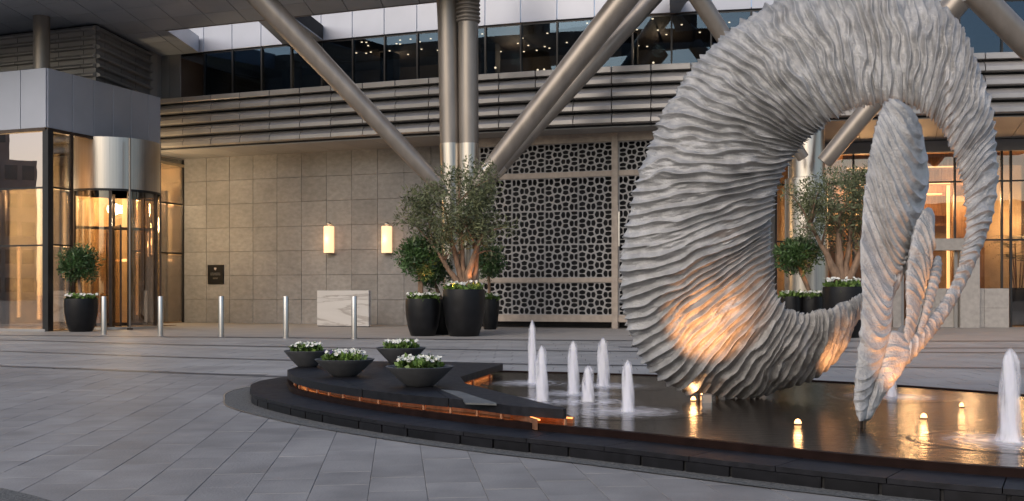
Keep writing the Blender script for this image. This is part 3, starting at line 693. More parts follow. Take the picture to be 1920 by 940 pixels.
b = MB(); b.lathe([(DR + 0.02, 0.0), (DR + 0.02, 0.07), (DR - 0.06, 0.07), (DR - 0.06, 0.0)], seg=96); mesh_obj('floor_ring', b.mesh('floor_ring', smooth=40), M['chrome'], drum)
def arc_glass(a0, a1, z0, z1, name='curved_glass'):
    b = MB(); n = 14; vs = []
    for r_ in (DR - 0.01, DR - 0.025):
        for i in range(n + 1):
            a = R(a0 + (a1 - a0) * i / n)
            for z in (z0, z1): vs.append((r_ * math.cos(a), r_ * math.sin(a), z))
    m_ = 2 * (n + 1); fs = [(2 * i, 2 * i + 2, 2 * i + 3, 2 * i + 1) for i in range(n)] + [(m_ + 2 * i, m_ + 2 * i + 1, m_ + 2 * i + 3, m_ + 2 * i + 2) for i in range(n)]
    b.add(vs, fs); mesh_obj(name, b.mesh(name, smooth=True), M['g_drum'], drum)
for a0, a1 in ((188, 236), (238, 286), (310, 352), (20, 70), (100, 160)): arc_glass(a0, a1, 0.075, 4.145)
for a in (187, 237, 287, 309, 353, 19, 71): 
    b = MB(); b.box(((DR) * math.cos(R(a)), DR * math.sin(R(a)), 2.11), (0.06, 0.09, 4.07), R(a)); mesh_obj('frame_post', b.mesh('frame_post'), M['bronze'], drum)
for a in (30, 120, 210, 300):
    b = MB(); b.box((0.62 * math.cos(R(a)), 0.62 * math.sin(R(a)), 1.6), (1.16, 0.02, 3.0), R(a)); wing = mesh_obj('door_wing', b.mesh('door_wing'), M['g_drum'], drum)
    b = MB()
    for z in (0.12, 3.1): b.box((0.64 * math.cos(R(a)), 0.64 * math.sin(R(a)), z), (1.2, 0.05, 0.09), R(a))
    b.box((1.25 * math.cos(R(a)), 1.25 * math.sin(R(a)), 1.61), (0.04, 0.05, 2.9), R(a)); mesh_obj('wing_frame', b.mesh('wing_frame'), M['bronze'], wing)
b = MB(); b.tube([(0, 0, 0.02), (0, 0, 4.22)], 0.05, 12); mesh_obj('centre_post', b.mesh('centre_post', smooth=40), M['bronze'], drum)
for k_ in range(6):
    a = R(60 * k_ + 20); o = mesh_obj('downlight', me_dl, M['e_spot'], drum, loc=(0.95 * math.cos(a), 0.95 * math.sin(a), 4.21))
point_light('drum_light', (DC.x, DC.y, 3.9), 110, (1, 0.74, 0.44), 0.2, drum)
# slim masts beside the drum
for px, yb, yt, Y_, lab in ((243.5, 613, 259, 31.25, 'slim steel mast in front of the steel drum, nearer the doorway middle'), (300, 612, 266, 33.6, 'slim steel mast at the right edge of the drum')):
    q = P(px, 549, Y_); m_ = thing('slim_mast', (q.x, q.y, 0), 0, lab, 'mast'); z = EYE + (HY - yt) / F * Y_
    b = MB(); b.tube([(0, 0, 0.02), (0, 0, z)], 0.032, 14); mesh_obj('tube', b.mesh('tube', smooth=40), M['steel'], m_)
    b = MB(); b.tube([(0, 0, 0), (0, 0, 0.05)], 0.09, 14); mesh_obj('foot', b.mesh('foot', smooth=40), M['bronze'], m_)

# ================================================================ RIGHT LOBBY
lob = thing('hotel_lobby', (P(1600, 549, 34).x, 34, 0), 0, 'glass fronted lobby glowing amber behind the ring sculpture', 'building')
LD = Vector((0.985, -0.17, 0)).normalized(); L0 = Vector((P(1440, 549, 34.8).x, 34.8, 0)); LA = math.atan2(LD.y, LD.x); LI = Vector((-LD.y, LD.x, 0))
def lx(px): return ray_line(px, L0, LD)[1]
def lp(s, d=0, z=0): q = L0 + LD * s + LI * d; return (q.x, q.y, z)
def lz(px, py): return EYE + (HY - py) / F * ray_line(px, L0, LD)[0].y
gx = [lx(p) for p in (1455, 1600, 1712, 1790, 1878, 1895, 1990, 2090)]
zt_ = 6.0; zrow = [0.05, lz(1850, 450), lz(1850, 340), zt_]
for a, b_ in zip(gx[:-1], gx[1:]):
    for z0, z1 in zip(zrow[:-1], zrow[1:]):
        b = MB(); b.bar(lp(a + 0.03, 0, z0 + 0.02), lp(b_ - 0.03, 0, z0 + 0.02), 0.02, z1 - z0 - 0.05); b.build('glass_pane', M['g_lobby'], lob)
for a in gx: b = MB(); c = lp(a, 0, 3.0); b.box(c, (0.06, 0.12, 5.98), LA); b.build('mullion', M['mullion'], lob)
for z in zrow[1:3]: b = MB(); b.bar(lp(gx[0], 0, z - 0.03), lp(gx[-1], 0, z - 0.03), 0.08, 0.055); b.build('transom', M['mullion'], lob)
b = MB(); b.bar(lp(gx[0] - 1.2, -0.02, 5.62), lp(gx[-1], -0.02, 5.62), 0.3, 0.36); b.build('head_beam', M['louvredark'], lob)
# interior
b = MB(); b.bar(lp(-1, 7), lp(16, 7), 0.2, 6); b.build('back_wall', M['lobbywall'], lob)
b = MB(); b.bar(lp(gx[0] - .1, 0), lp(gx[0] - .1, 7), 0.15, 6); b.build('side_wall', M['louvredark'], lob)
b = MB(); b.bar(lp(15, 0), lp(15, 7), 0.15, 6); b.build('side_wall', M['lobbywall'], lob)
b = MB(); b.prism([lp(-1, .1)[:2], lp(15, .1)[:2], lp(15, 7)[:2], lp(-1, 7)[:2]], 0.006, 0.02); b.build('lobby_floor', M['lobbyfloor'], lob)
b = MB(); b.prism([lp(-1, .1)[:2], lp(15, .1)[:2], lp(15, 7)[:2], lp(-1, 7)[:2]], 5.9, 5.99); b.build('lobby_ceiling', M['wood'], lob)
for k_, (d_, z0, h_) in enumerate(((1.0, 5.2, 0.5), (2.0, 4.75, 0.6), (3.2, 4.5, 0.55), (4.6, 3.9, 0.9), (5.8, 3.6, 0.5))):
    b = MB(); b.bar(lp(gx[1] - 0.2, d_, z0), lp(gx[4] + .2, d_, z0), 0.12, h_); b.build('coffer_beam', M['wood'], lob)
    b = MB(); b.bar(lp(gx[1] - 0.1, d_ - 0.1, z0 + 0.04), lp(gx[3] + 0.3, d_ - 0.1, z0 + 0.04), 0.05, 0.10 if k_ in (1, 3) else 0.04); b.build('light_strip', M['e_warm'], lob)
for (px, d_, z0, z1, wpx, m_) in ((1765, 5.4, 0.1, 3.3, 34, 'bronze'), (1797, 5.0, 0.1, 3.6, 7, 'e_warm'), (1730, 5.6, 0.2, 3.3, 12, 'wood'), (1848, 2.2, 0.3, 4.4, 60, 'wood'), (1660, 6.0, .1, 3.2, 90, 'bronze'), (1620, 3.5, .1, 5.0, 20, 'wood'), (1820, 3.0, .1, 5.0, 5, 'e_warm'), (1930, 3.0, 0, 5.5, 70, 'lobbywall')):
    s = lx(px); c = lp(s, d_, (z0 + z1) / 2); b = MB(); b.box(c, (wpx * 34 / F, 0.12, z1 - z0), LA); b.build('light_strip' if m_.startswith('e_') else 'interior_panel', M[m_], lob)
for s, d_, z, e_ in ((lx(1640), 2.5, 4.2, 110), (lx(1740), 2.6, 4.3, 150), (lx(1840), 1.2, 4.2, 90), (lx(1740), 5.0, 2.6, 90), (lx(1950), 2.0, 3.5, 60)):
    point_light('lobby_light', lp(s, d_, z), e_, (1, 0.64, 0.32), 0.25, lob)
# stone plinth wall and portal in front
plinth = thing('low_stone_wall', lp(lx(1700), -0.5), LA, 'low pale grey stone wall below the lobby glass at the right', 'wall')
sw = lx(1881) - lx(1700); hw_ = lz(1850, 541)
for i in range(4):
    for k_ in range(2):
        b = MB(); b.box(((i + 0.5) * sw / 4, 0, (k_ + 0.5) * hw_ / 2), (sw / 4 - 0.008, 0.3, hw_ / 2 - 0.006)); mesh_obj('stone_panel', b.mesh('stone_panel', bevel=0.004), M['palestone'], plinth)
b = MB(); b.box((sw / 2, 0, hw_ / 2), (sw - 0.03, 0.26, hw_ - 0.02)); mesh_obj('core', b.mesh('core'), M['joint'], plinth)
k = 33.5 / F
portal = thing('stone_portal', (P(1740, 549, 33.2).x, 33.2, 0), LA, 'pale stone door portal with two posts behind the small leaves', 'portal')
for px, wd, nm in ((1683, 15, 'post'), (1812, 34, 'post')):
    x = (px - 1740) * 33.2 / F; b = MB(); b.box((x, 0, (EYE + (HY - 470) * k) / 2), (wd * k, 0.35, EYE + (HY - 470) * k)); mesh_obj(nm, b.mesh(nm, bevel=0.006), M['palestone'], portal)
b = MB(); b.box((4 * k, 0, EYE + (HY - 460) * k), (148 * k, 0.4, 22 * k)); mesh_obj('lintel', b.mesh('lintel', bevel=0.006), M['palestone'], portal)
for px in (1695, 1745, 1790): x = (px - 1740) * k; b = MB(); b.box((x, 0.1, 1.2), (6 * k, 0.1, 2.4)); mesh_obj('door_frame', b.mesh('door_frame'), M['soffit'], portal)

# ================================================================ STEEL COLUMNS AND STRUTS
def strut(a, b_, r0_, r1_, lab, name='steel_strut', group='slanted steel struts', ext=0.10, rings=(), cap=False):
    a = Vector(a); b_ = Vector(b_); top = b_ + (b_ - a) * ext; base = thing(name, tuple(a), 0, lab, 'strut' if name == 'steel_strut' else 'column', group)
    n = 14; pts = [(top - a) * (i / (n - 1)) for i in range(n)]; rad = [r0_ + (r1_ - r0_) * min(1, (i / (n - 1)) * (1 + ext)) for i in range(n)]
    b = MB(); b.tube(pts, rad, 32); mesh_obj('tube', b.mesh('tube', smooth=40), M['steel'], base)
    d = (b_ - a)
    for f_ in rings:
        c = d * f_; rr = r0_ + (r1_ - r0_) * f_; b = MB(); b.tube([c - d.normalized() * 0.03, c + d.normalized() * 0.03], rr + 0.02, 32); mesh_obj('collar', b.mesh('collar', smooth=40), M['steel'], base)
    if cap:
        b = MB(); dn = d.normalized(); b.tube([dn * -0.02, dn * 0.5, dn * 1.0], [r0_ * 0.55, r0_ * 1.05, r0_ * 1.03], 32); mesh_obj('cone_end', b.mesh('cone_end', smooth=40), M['brushed'], base)
    return base
HUBY = 28.6
strut(P(858, 385, HUBY), P(491, 0, 27.6), 0.19, 0.31, 'long slanted steel strut rising left from the twin columns', cap=True)
strut(P(893, 350, HUBY - .2), P(1169, 0, 27.4), 0.24, 0.33, 'thick slanted steel strut rising right from the twin columns, in front', cap=True)
strut(P(905, 350, HUBY + .5), P(1219, 0, 29.8), 0.20, 0.27, 'thinner slanted strut just behind the thick right strut', cap=True)
def vcol(px0, px1, Y_, r0_, r1_, lab, rings=False, ybot=None, m='steel'):
    bt = P(px1, 549, Y_); tp = P(px0, 0, Y_); base = thing('steel_column', (bt.x, bt.y, 0), 0, lab, 'column')
    top = Vector((tp.x - bt.x, 0, ZC + 0.3)); zj = EYE + (HY - 270) / F * Y_
    f = zj / (ZC + .3)
    b = MB(); b.tube([top * f, top * (f + 0.33), top * (f + .66), top], [r0_, r0_ * 1.02, r1_, r1_], 40); mesh_obj('shaft', b.mesh('shaft', smooth=40), M[m], base)
    b = MB(); b.tube([top * 0.0, top * (f * 0.55), top * (f - 0.06), top * f], [r0_ * 0.95, r0_ * 0.93, r0_ * 0.98, r0_ * 1.04], 40); mesh_obj('lower_sleeve', b.mesh('lower_sleeve', smooth=40), M['brushed'], base)
    if rings:
        for y in (2, 10, 18, 26, 34, 40):
            z = EYE + (HY - y) / F * Y_; c = top * (z / (ZC + .3)); b = MB(); b.tube([c - Vector((0, 0, 0.045)), c, c + Vector((0, 0, 0.045))], [r1_ + 0.02, r1_ + 0.05, r1_ + 0.02], 40); mesh_obj('collar', b.mesh('collar', smooth=True), M['steel'], base)
    return base
vcol(838, 850, HUBY, 0.27, 0.37, 'tapering steel column, the left of the twin columns at centre')
vcol(877, 881, HUBY - .1, 0.27, 0.29, 'banded steel column, the right of the twin columns at centre', rings=True)
# second hub seen through the ring
strut(P(1506, 296, 28.5), P(1312, 0, 27.6), 0.16, 0.24, 'short slanted strut left of the sculpture top, ending at the drum column')
strut(P(1545, 305, 28.6), P(1797, 0, 27.4), 0.22, 0.34, 'slanted steel strut seen through the ring behind the tall leaf')
strut(P(2010, 170, 26.5), P(1842, 0, 26.0), 0.30, 0.33, 'slanted steel strut crossing the top right corner')
bt = P(1512, 549, 29.8); dcol = thing('drum_column', (bt.x, bt.y, 0), 0, 'wide shiny metal clad column seen through the ring', 'column')
for z0, z1, r_ in ((0.0, 2.0, 0.60), (2.02, 4.32, 0.59), (4.34, 6.0, 0.5)):
    b = MB(); b.tube([(0, 0, z0), (0, 0, z1)], r_, 56); mesh_obj('cladding_ring', b.mesh('cladding_ring', smooth=40), M['brushed'], dcol)

# ================================================================ PLAZA
FARM = 400
plaza = MB().add([(-FARM, -FARM, -0.0045), (FARM, -FARM, -0.0045), (FARM, FARM, -0.0045), (-FARM, FARM, -0.0045)], [(0, 1, 2, 3)]).build('plaza_ground', M['mortar'])
tag(plaza, 'grey granite paved forecourt', kind='structure')
# pool outline (outer foot of the wall), closed curve
outl = [(-2.84, 11.55), (-2.71, 10.95), (-2.5, 10.25), (-2.05, 9.5), (-1.52, 8.78), (-0.86, 8.05), (-0.175, 7.43), (0.426, 6.98), (1.0, 6.5), (1.47, 6.1), (2.02, 5.68), (2.62, 5.32),
        (3.5, 4.95), (4.5, 4.9), (5.3, 5.5), (5.75, 6.8), (5.7, 8.4), (5.3, 9.7), (4.75, 10.55), (3.95, 11.4), (2.9, 12.1), (1.7, 12.6), (0.45, 13.05), (-0.8, 13.45), (-1.7, 13.45), (-2.5, 12.8), (-2.8, 12.15)]
NP_ = 420
oc, olen = catmull(outl, NP_, closed=True)
def offset(c, d):
    t = np.roll(c, -2, 0) - np.roll(c, 2, 0); t /= np.linalg.norm(t, axis=1)[:, None]; return c + np.stack([-t[:, 1], t[:, 0]], 1) * d     # inward (counter-clockwise)
ar = np.sum(oc[:, 0] * np.roll(oc[:, 1], -1) - np.roll(oc[:, 0], -1) * oc[:, 1])
SG = 1 if ar > 0 else -1
def off(d): return offset(oc, d * SG)
grate_w = np.interp(oc[:, 0], [-3, -1, 1, 3], [0.30, 0.2, 0.19, 0.17])
tt = np.roll(oc, -2, 0) - np.roll(oc, 2, 0); tt /= np.linalg.norm(tt, axis=1)[:, None]
g_out = oc - np.stack([-tt[:, 1], tt[:, 0]], 1) * SG * grate_w[:, None]
def inside(pt, poly):
    x, y = pt; c = False; n = len(poly); j = n - 1
    for i in range(n):
        if (poly[i][1] > y) != (poly[j][1] > y) and x < (poly[j][0] - poly[i][0]) * (y - poly[i][1]) / (poly[j][1] - poly[i][1]) + poly[i][0]: c = not c
        j = i
    return c
ocl = [tuple(p) for p in oc[::4]]; ing = [tuple(p) for p in off(0.25)[::4]]
# foreground slabs: long courses running away from the camera, staggered
sw_, sl_ = 0.32, 0.44; sa = R(6.2)
sb = MB(); sb.box((0, 0, -0.006), (sw_ - 0.0032, sl_ - 0.0032, 0.012)); me_s = sb.mesh('paving_slab', bevel=0.002)
Adir = Vector((-math.sin(sa), math.cos(sa), 0)); Bdir = Vector((math.cos(sa), math.sin(sa), 0))
l3 = [G(-300, 680), G(0, 687), G(500, 706), G(1000, 722), G(1500, 730), G(1920, 735)]
def y_band(x, pts): return np.interp(x, [p.x for p in pts], [p.y for p in pts])
near = []; 
for i in range(-60, 70):
    for j in range(-6, 50):
        c = Bdir * (i * sw_) + Adir * ((j + (0.5 if i % 2 else 0)) * sl_ + 3.0)
        if c.y > y_band(c.x, l3) + 0.1 or c.y < 3.0: continue
        if inside((c.x, c.y), ing): continue
        near.append(c)
vis = [c for c in near if c.y > 5.3 and abs(c.x) < 0.5 * c.y + 0.4]
vis.sort(key=lambda c: c.y); single = vis[:300]; ids = set(id(c) for c in single)
for c in single:
    o = mesh_obj('paving_slab', me_s, M['slab'], plaza); o.location = (c.x, c.y, random.uniform(-0.0012, 0.0012)); o.rotation_euler = (random.uniform(-.0015, .0015), random.uniform(-.0015, .0015), sa)
rb = MB()
for c in near:
    if id(c) in ids: continue
    rb.box((c.x, c.y, -0.006 + random.uniform(-.0008, .0008)), (sw_ - 0.0032, sl_ - 0.0032, 0.012), sa)
tag(rb.build('paving_field', M['slab'], plaza), kind='stuff')
# far paving: wide courses following the bands, to the walkway
l0 = [G(-300, 626), G(0, 629), G(203, 631.0), G(500, 633.5), G(1065, 638.5), G(1500, 640), G(1920, 640), G(2300, 640)]
l1 = [G(-300, 634), G(0, 638), G(87, 640), G(297, 646), G(500, 650), G(1065, 658.5), G(1500, 660), G(1920, 662), G(2300, 663)]
l1b = [G(1160, 651), G(1500, 653), G(1920, 653), G(2300, 653)]
l2 = [G(-300, 655), G(0, 659), G(87, 662), G(500, 674.8), G(1065, 684.5), G(1500, 688), G(1920, 691), G(2300, 692)]
fb = MB(); wb = MB()
for i in range(-36, 40):
    x0 = i * 0.6; 
    for j in range(0, 60):
        xo = x0 + (0.3 if j % 2 else 0); y0 = 9.0 + j * 0.5 - 0.12 * xo * 0.6; c = (xo + 0.3, y0 + 0.25)
        if c[1] < y_band(c[0], l3) + 0.1 or inside(c, ing): continue
        if c[1] > y_band(c[0], l0): continue
        fb.box((c[0], c[1], -0.006 + random.uniform(-.001, .001)), (0.59, 0.49, 0.012), -0.07)
tag(fb.build('pale_paving_field', M['slab_far'], plaza), kind='stuff')
# the walkway along the building
yb = lambda x: y_band(x, l0)
b = MB(); xs = np.linspace(-24, 22, 60)
vs = [(x, yb(x), 0.0) for x in xs] + [(x, 46, 0.0) for x in xs]; n = len(xs)
b.add(vs, [(i, i + 1, n + i + 1, n + i) for i in range(n - 1)]); wk = b.build('walkway', M['walk']); tag(wk, 'smooth beige grey walkway along the building', kind='structure')
def band(pts, wd, name='granite_band'):
    P2, _ = catmull([(p.x, p.y) for p in pts], 80); b = MB(); vs = []
    for i, p in enumerate(P2):
        vs += [(p[0], p[1] - wd / 2, 0.004), (p[0], p[1] + wd / 2, 0.004)]
    b.add(vs, [(2 * i, 2 * i + 2, 2 * i + 3, 2 * i + 1) for i in range(len(P2) - 1)])
    o = b.build(name, M['band']); tag(o, 'dark granite strip crossing the paving', kind='structure'); return o
band(l0, 0.42); band(l1, 0.30); band(l1b, 0.28); band(l2, 0.22)
band([p for p in l3[:3]] + [G(640, 711.5)], 0.22)
b = MB(); vs = []
for i in range(80):
    a = 2 * math.pi * i / 80
    for r_ in (2.9, 4.04): vs.append((-5.2 + r_ * math.cos(a), 2.6 + r_ * math.sin(a), 0.004))
b.add(vs, [(2 * i, 2 * i + 1, (2 * i + 3) % 160, (2 * i + 2) % 160) for i in range(80)]); tag(b.build('dark_paving_ring', M['grate']), 'darker curved band in the paving at the near left', kind='structure')

# ================================================================ POOL
pool = thing('reflecting_pool', (1.4, 9.0, 0), 0, 'low black granite pool with raised rim holding the ring sculpture', 'pool')
ZR, ZL, ZW = 0.10, 0.15, 0.137
def ringmesh(a, b_, za, zb_, closed=True):
    n = len(a); vs = [(p[0], p[1], za) for p in a] + [(p[0], p[1], zb_) for p in b_]
    return vs, [(i, (i + 1) % n, n + (i + 1) % n, n + i) for i in range(n if closed else n - 1)]
b = MB(); b.add(*ringmesh(g_out, off(0.01), 0.005, 0.005)); tag(b.build('drain_strip', M['grate'], pool), None)
b = MB(); b.add(*ringmesh(g_out - (g_out - oc) * 0.0, g_out + (oc - g_out) * 0.05, 0.0065, 0.0065)); b.build('drain_edge', M['chrome'], pool)
# tiles of the outer wall: each one a piece, built once
tl = 0.30; ntile = int(olen / tl); tb = MB(); tb.box((0, 0, 0), (olen / ntile - 0.006, 0.02, ZR - 0.036)); me_tile = tb.mesh('wall_tile', bevel=0.002)
step = NP_ / ntile
for k_ in range(ntile):
    i = (k_ + 0.5) * step; p = oc[int(i) % NP_]; t = tt[int(i) % NP_]
    mesh_obj('wall_tile', me_tile, M['blacktile'], pool, loc=Vector((p[0], p[1], (ZR - 0.03) / 2)) - pool.location, rz=math.atan2(t[1], t[0]))
b = MB(); b.add(*ringmesh(off(0.015), off(0.015), 0.0, ZR - 0.03)); b.build('wall_core', M['void'], pool)
ncop = 44; oa, ob = off(-0.012), off(0.37)
for k_ in range(ncop):
    i0, i1 = int(k_ * NP_ / ncop), int((k_ + 1) * NP_ / ncop); idx = [i % NP_ for i in range(i0, i1 + 1)]
    A_ = oa[idx].copy(); B_ = ob[idx].copy(); n = len(idx)
    A_[0] += (A_[1] - A_[0]) * 0.1; B_[0] += (B_[1] - B_[0]) * 0.1
    vs = [(p[0], p[1], ZR) for p in A_] + [(p[0], p[1], ZR) for p in B_] + [(p[0], p[1], ZR - 0.03) for p in A_] + [(p[0], p[1], ZR - 0.03) for p in B_]
    fs = [(i, i + 1, n + i + 1, n + i) for i in range(n - 1)] + [(2 * n + i, 2 * n + i + 1, i + 1, i) for i in range(n - 1)] + [(0, n, 3 * n, 2 * n), (n - 1, 2 * n - 1, 4 * n - 1, 3 * n - 1)]
    MB().add(vs, fs).build('coping_stone', M['blackstone'], pool)
b = MB(); l_o, l_i = off(0.372), off(0.42)
b.add(*ringmesh(l_o, l_o, ZR - 0.02, ZL)); b.add(*ringmesh(l_o, l_i, ZL, ZL)); b.add(*ringmesh(l_i, l_i, ZL, ZL - 0.06)); b.build('overflow_lip', M['lip'], pool)
def water_mat():
    m = bpy.data.materials.new('dark_water'); m.use_nodes = True; t = m.node_tree; L = t.links; b = t.nodes['Principled BSDF']
    b.inputs['Base Color'].default_value = (0.016, 0.012, 0.009, 1); b.inputs['Roughness'].default_value = 0.17; b.inputs['IOR'].default_value = 1.33; b.inputs['Specular IOR Level'].default_value = 0.24
    ge = t.nodes.new('ShaderNodeNewGeometry'); mp = t.nodes.new('ShaderNodeMapping'); mp.inputs['Scale'].default_value = (1, 2.2, 1); L.new(ge.outputs['Position'], mp.inputs[0])
    nz = t.nodes.new('ShaderNodeTexNoise'); nz.inputs['Scale'].default_value = 7; nz.inputs['Detail'].default_value = 3; L.new(mp.outputs[0], nz.inputs[0])
    bp = t.nodes.new('ShaderNodeBump'); bp.inputs['Strength'].default_value = 0.35; bp.inputs['Distance'].default_value = 0.012; L.new(nz.outputs[0], bp.inputs['Height']); L.new(bp.outputs[0], b.inputs['Normal'])
    return m
M['water'] = water_mat()
wi = off(0.415); b = MB(); b.add([(p[0], p[1], ZW) for p in wi], [tuple(range(NP_)) if SG > 0 else tuple(range(NP_))[::-1]]); tag(b.build('water', M['water']), 'dark still water of the pool', kind='structure')

# fountain jets
def jet_mat():
    m = bpy.data.materials.new('aerated_water'); m.use_nodes = True; t = m.node_tree; t.nodes.clear(); L = t.links
    o = t.nodes.new('ShaderNodeOutputMaterial'); pb_ = t.nodes.new('ShaderNodeBsdfPrincipled'); pb_.inputs['Base Color'].default_value = (0.86, 0.86, 0.93, 1); pb_.inputs['Roughness'].default_value = 0.6
    pb_.inputs['Subsurface Weight'].default_value = 0.5; pb_.inputs['Subsurface Radius'].default_value = (0.06, 0.06, 0.07)
    tr = t.nodes.new('ShaderNodeBsdfTransparent'); lw = t.nodes.new('ShaderNodeLayerWeight'); lw.inputs[0].default_value = 0.5
    nz = t.nodes.new('ShaderNodeTexNoise'); nz.inputs['Scale'].default_value = 22; nz.inputs['Detail'].default_value = 5
    tc = t.nodes.new('ShaderNodeTexCoord'); mp = t.nodes.new('ShaderNodeMapping'); mp.inputs['Scale'].default_value = (2.0, 2.0, 0.25); L.new(tc.outputs['Object'], mp.inputs[0]); L.new(mp.outputs[0], nz.inputs[0])
    ad = t.nodes.new('ShaderNodeMath'); ad.operation = 'MULTIPLY_ADD'; ad.inputs[1].default_value = 0.45; ad.inputs[2].default_value = -0.2; L.new(nz.outputs[0], ad.inputs[0])
    su = t.nodes.new('ShaderNodeMath'); su.operation = 'ADD'; L.new(lw.outputs['Facing'], su.inputs[0]); L.new(ad.outputs[0], su.inputs[1])
    mr = t.nodes.new('ShaderNodeMapRange'); mr.inputs[1].default_value = 0.0; mr.inputs[2].default_value = 0.6; mr.inputs[3].default_value = 0.66; mr.inputs[4].default_value = 0.0; mr.interpolation_type = 'SMOOTHSTEP'
    L.new(su.outputs[0], mr.inputs[0]); mx = t.nodes.new('ShaderNodeMixShader'); L.new(mr.outputs[0], mx.inputs[0]); L.new(tr.outputs[0], mx.inputs[1]); L.new(pb_.outputs[0], mx.inputs[2]); L.new(mx.outputs[0], o.inputs[0])
    return m
M['jet'] = jet_mat()
def foam_mat():
    m = bpy.data.materials.new('rippled_foam_water'); m.use_nodes = True; t = m.node_tree; L = t.links; b = t.nodes['Principled BSDF']
    b.inputs['Roughness'].default_value = 0.16; b.inputs['IOR'].default_value = 1.33; b.inputs['Specular IOR Level'].default_value = 0.24
    tc = t.nodes.new('ShaderNodeTexCoord'); ln = t.nodes.new('ShaderNodeVectorMath'); ln.operation = 'LENGTH'; L.new(tc.outputs['Object'], ln.inputs[0])
    nz = t.nodes.new('ShaderNodeTexNoise'); nz.inputs['Scale'].default_value = 9; nz.inputs['Detail'].default_value = 6; L.new(tc.outputs['Object'], nz.inputs[0])
    # foam: strong next to the jet, broken streaks outwards
    m1 = t.nodes.new('ShaderNodeMapRange'); m1.inputs[1].default_value = 0.08; m1.inputs[2].default_value = 0.55; m1.inputs[3].default_value = 1.0; m1.inputs[4].default_value = -0.32; L.new(ln.outputs['Value'], m1.inputs[0])
    m2 = t.nodes.new('ShaderNodeMath'); m2.operation = 'MULTIPLY_ADD'; m2.inputs[1].default_value = 1.6; m2.inputs[2].default_value = -0.72; L.new(nz.outputs[0], m2.inputs[0])
    m3 = t.nodes.new('ShaderNodeMath'); m3.operation = 'ADD'; m3.use_clamp = True; L.new(m1.outputs[0], m3.inputs[0]); L.new(m2.outputs[0], m3.inputs[1])
    mx = t.nodes.new('ShaderNodeMix'); mx.data_type = 'RGBA'; mx.inputs[6].default_value = (0.016, 0.013, 0.011, 1); mx.inputs[7].default_value = (0.55, 0.55, 0.58, 1); L.new(m3.outputs[0], mx.inputs[0]); L.new(mx.outputs[2], b.inputs['Base Color'])
    bp = t.nodes.new('ShaderNodeBump'); bp.inputs['Strength'].default_value = 0.4; bp.inputs['Distance'].default_value = 0.012; L.new(nz.outputs[0], bp.inputs['Height']); L.new(bp.outputs[0], b.inputs['Normal'])
    return m
M['foam'] = foam_mat()
def jet(px, yb_, yt_, wpx, lab, rip=0.75):
    g = G(px, yb_, ZW); k = g.y / F; h = (yb_ - yt_) * k; r_ = wpx / 2 * k
    t = thing('fountain_jet', (g.x, g.y, ZW), 0, lab, 'fountain jet', 'white fountain jets in the pool')
    ph = random.uniform(0, 9)
    prof = [(r_ * 1.35, 0.0), (r_ * 1.15, 0.018), (r_ * 1.06, 0.06)] + [(r_ * (1.04 - 0.08 * f - 0.16 * f ** 3), 0.06 + (h - 0.06) * f * 0.76) for f in np.linspace(0.1, 1, 8)] + [(r_ * 0.78, h * 0.85), (r_ * 0.63, h * 0.91), (r_ * 0.44, h * 0.955), (r_ * 0.2, h * 0.99), (0, h * 1.005)]
    b = MB(); b.lathe(prof, seg=28, wob=lambda i, a: 0.07 * math.sin(3 * a + ph + i * .35) + 0.05 * math.sin(7 * a + i * .8 + ph)); mesh_obj('water_column', b.mesh('water_column', smooth=True), M['jet'], t)
    # core makes the middle dense
    prof2 = [(rr * 0.46, z * 0.86) for rr, z in prof[2:]]; b = MB(); b.lathe(prof2, seg=20); mesh_obj('dense_core', b.mesh('dense_core', smooth=True), M['jet'], t)
    b = MB(); seg = 48; ra = np.concatenate([[0.0], np.linspace(r_, rip, 26)]); vs = []; 
    for i, rr in enumerate(ra):
        for j in range(seg):
            a = 2 * math.pi * j / seg; q = rr * (1 + 0.04 * math.sin(3 * a + ph)); am = 0.0016 * math.exp(-rr * 2.2) * (1 if i < len(ra) - 1 else 0)
            vs.append((q * math.cos(a), q * math.sin(a), 0.0022 + am * math.sin(rr * 60) if i < len(ra) - 1 else -0.0005))
    fs = [(i * seg + j, i * seg + (j + 1) % seg, (i + 1) * seg + (j + 1) % seg, (i + 1) * seg + j) for i in range(len(ra) - 1) for j in range(seg)]
    b.add(vs, fs); mesh_obj('ripple', b.mesh('ripple', smooth=True), M['foam'], t)
jet(998, 719, 600, 19, 'tallest thin fountain jet at the far left of the group', 0.6)
jet(1016, 753, 647, 27, 'fountain jet nearest the black platform tip, before the tallest jet', 0.55)
jet(1075, 739, 638, 25, 'fountain jet between the tallest jet and the short one, third from left', 0.6)
jet(1103, 754, 684, 27, 'shortest fountain jet in the middle of the left group', 0.5)
jet(1131, 724, 632, 27, 'rear fountain jet behind the short one, its foot by the far rim', 0.7)
jet(1177, 772, 674, 27, 'fountain jet nearest the big ring, with wide ripples', 0.62)
jet(1894, 828, 652, 46, 'large fountain jet at the right edge of the picture', 0.62)
jet(1672, 744, 705, 20, 'low fountain jet almost hidden behind the tall leaf', 0.6)

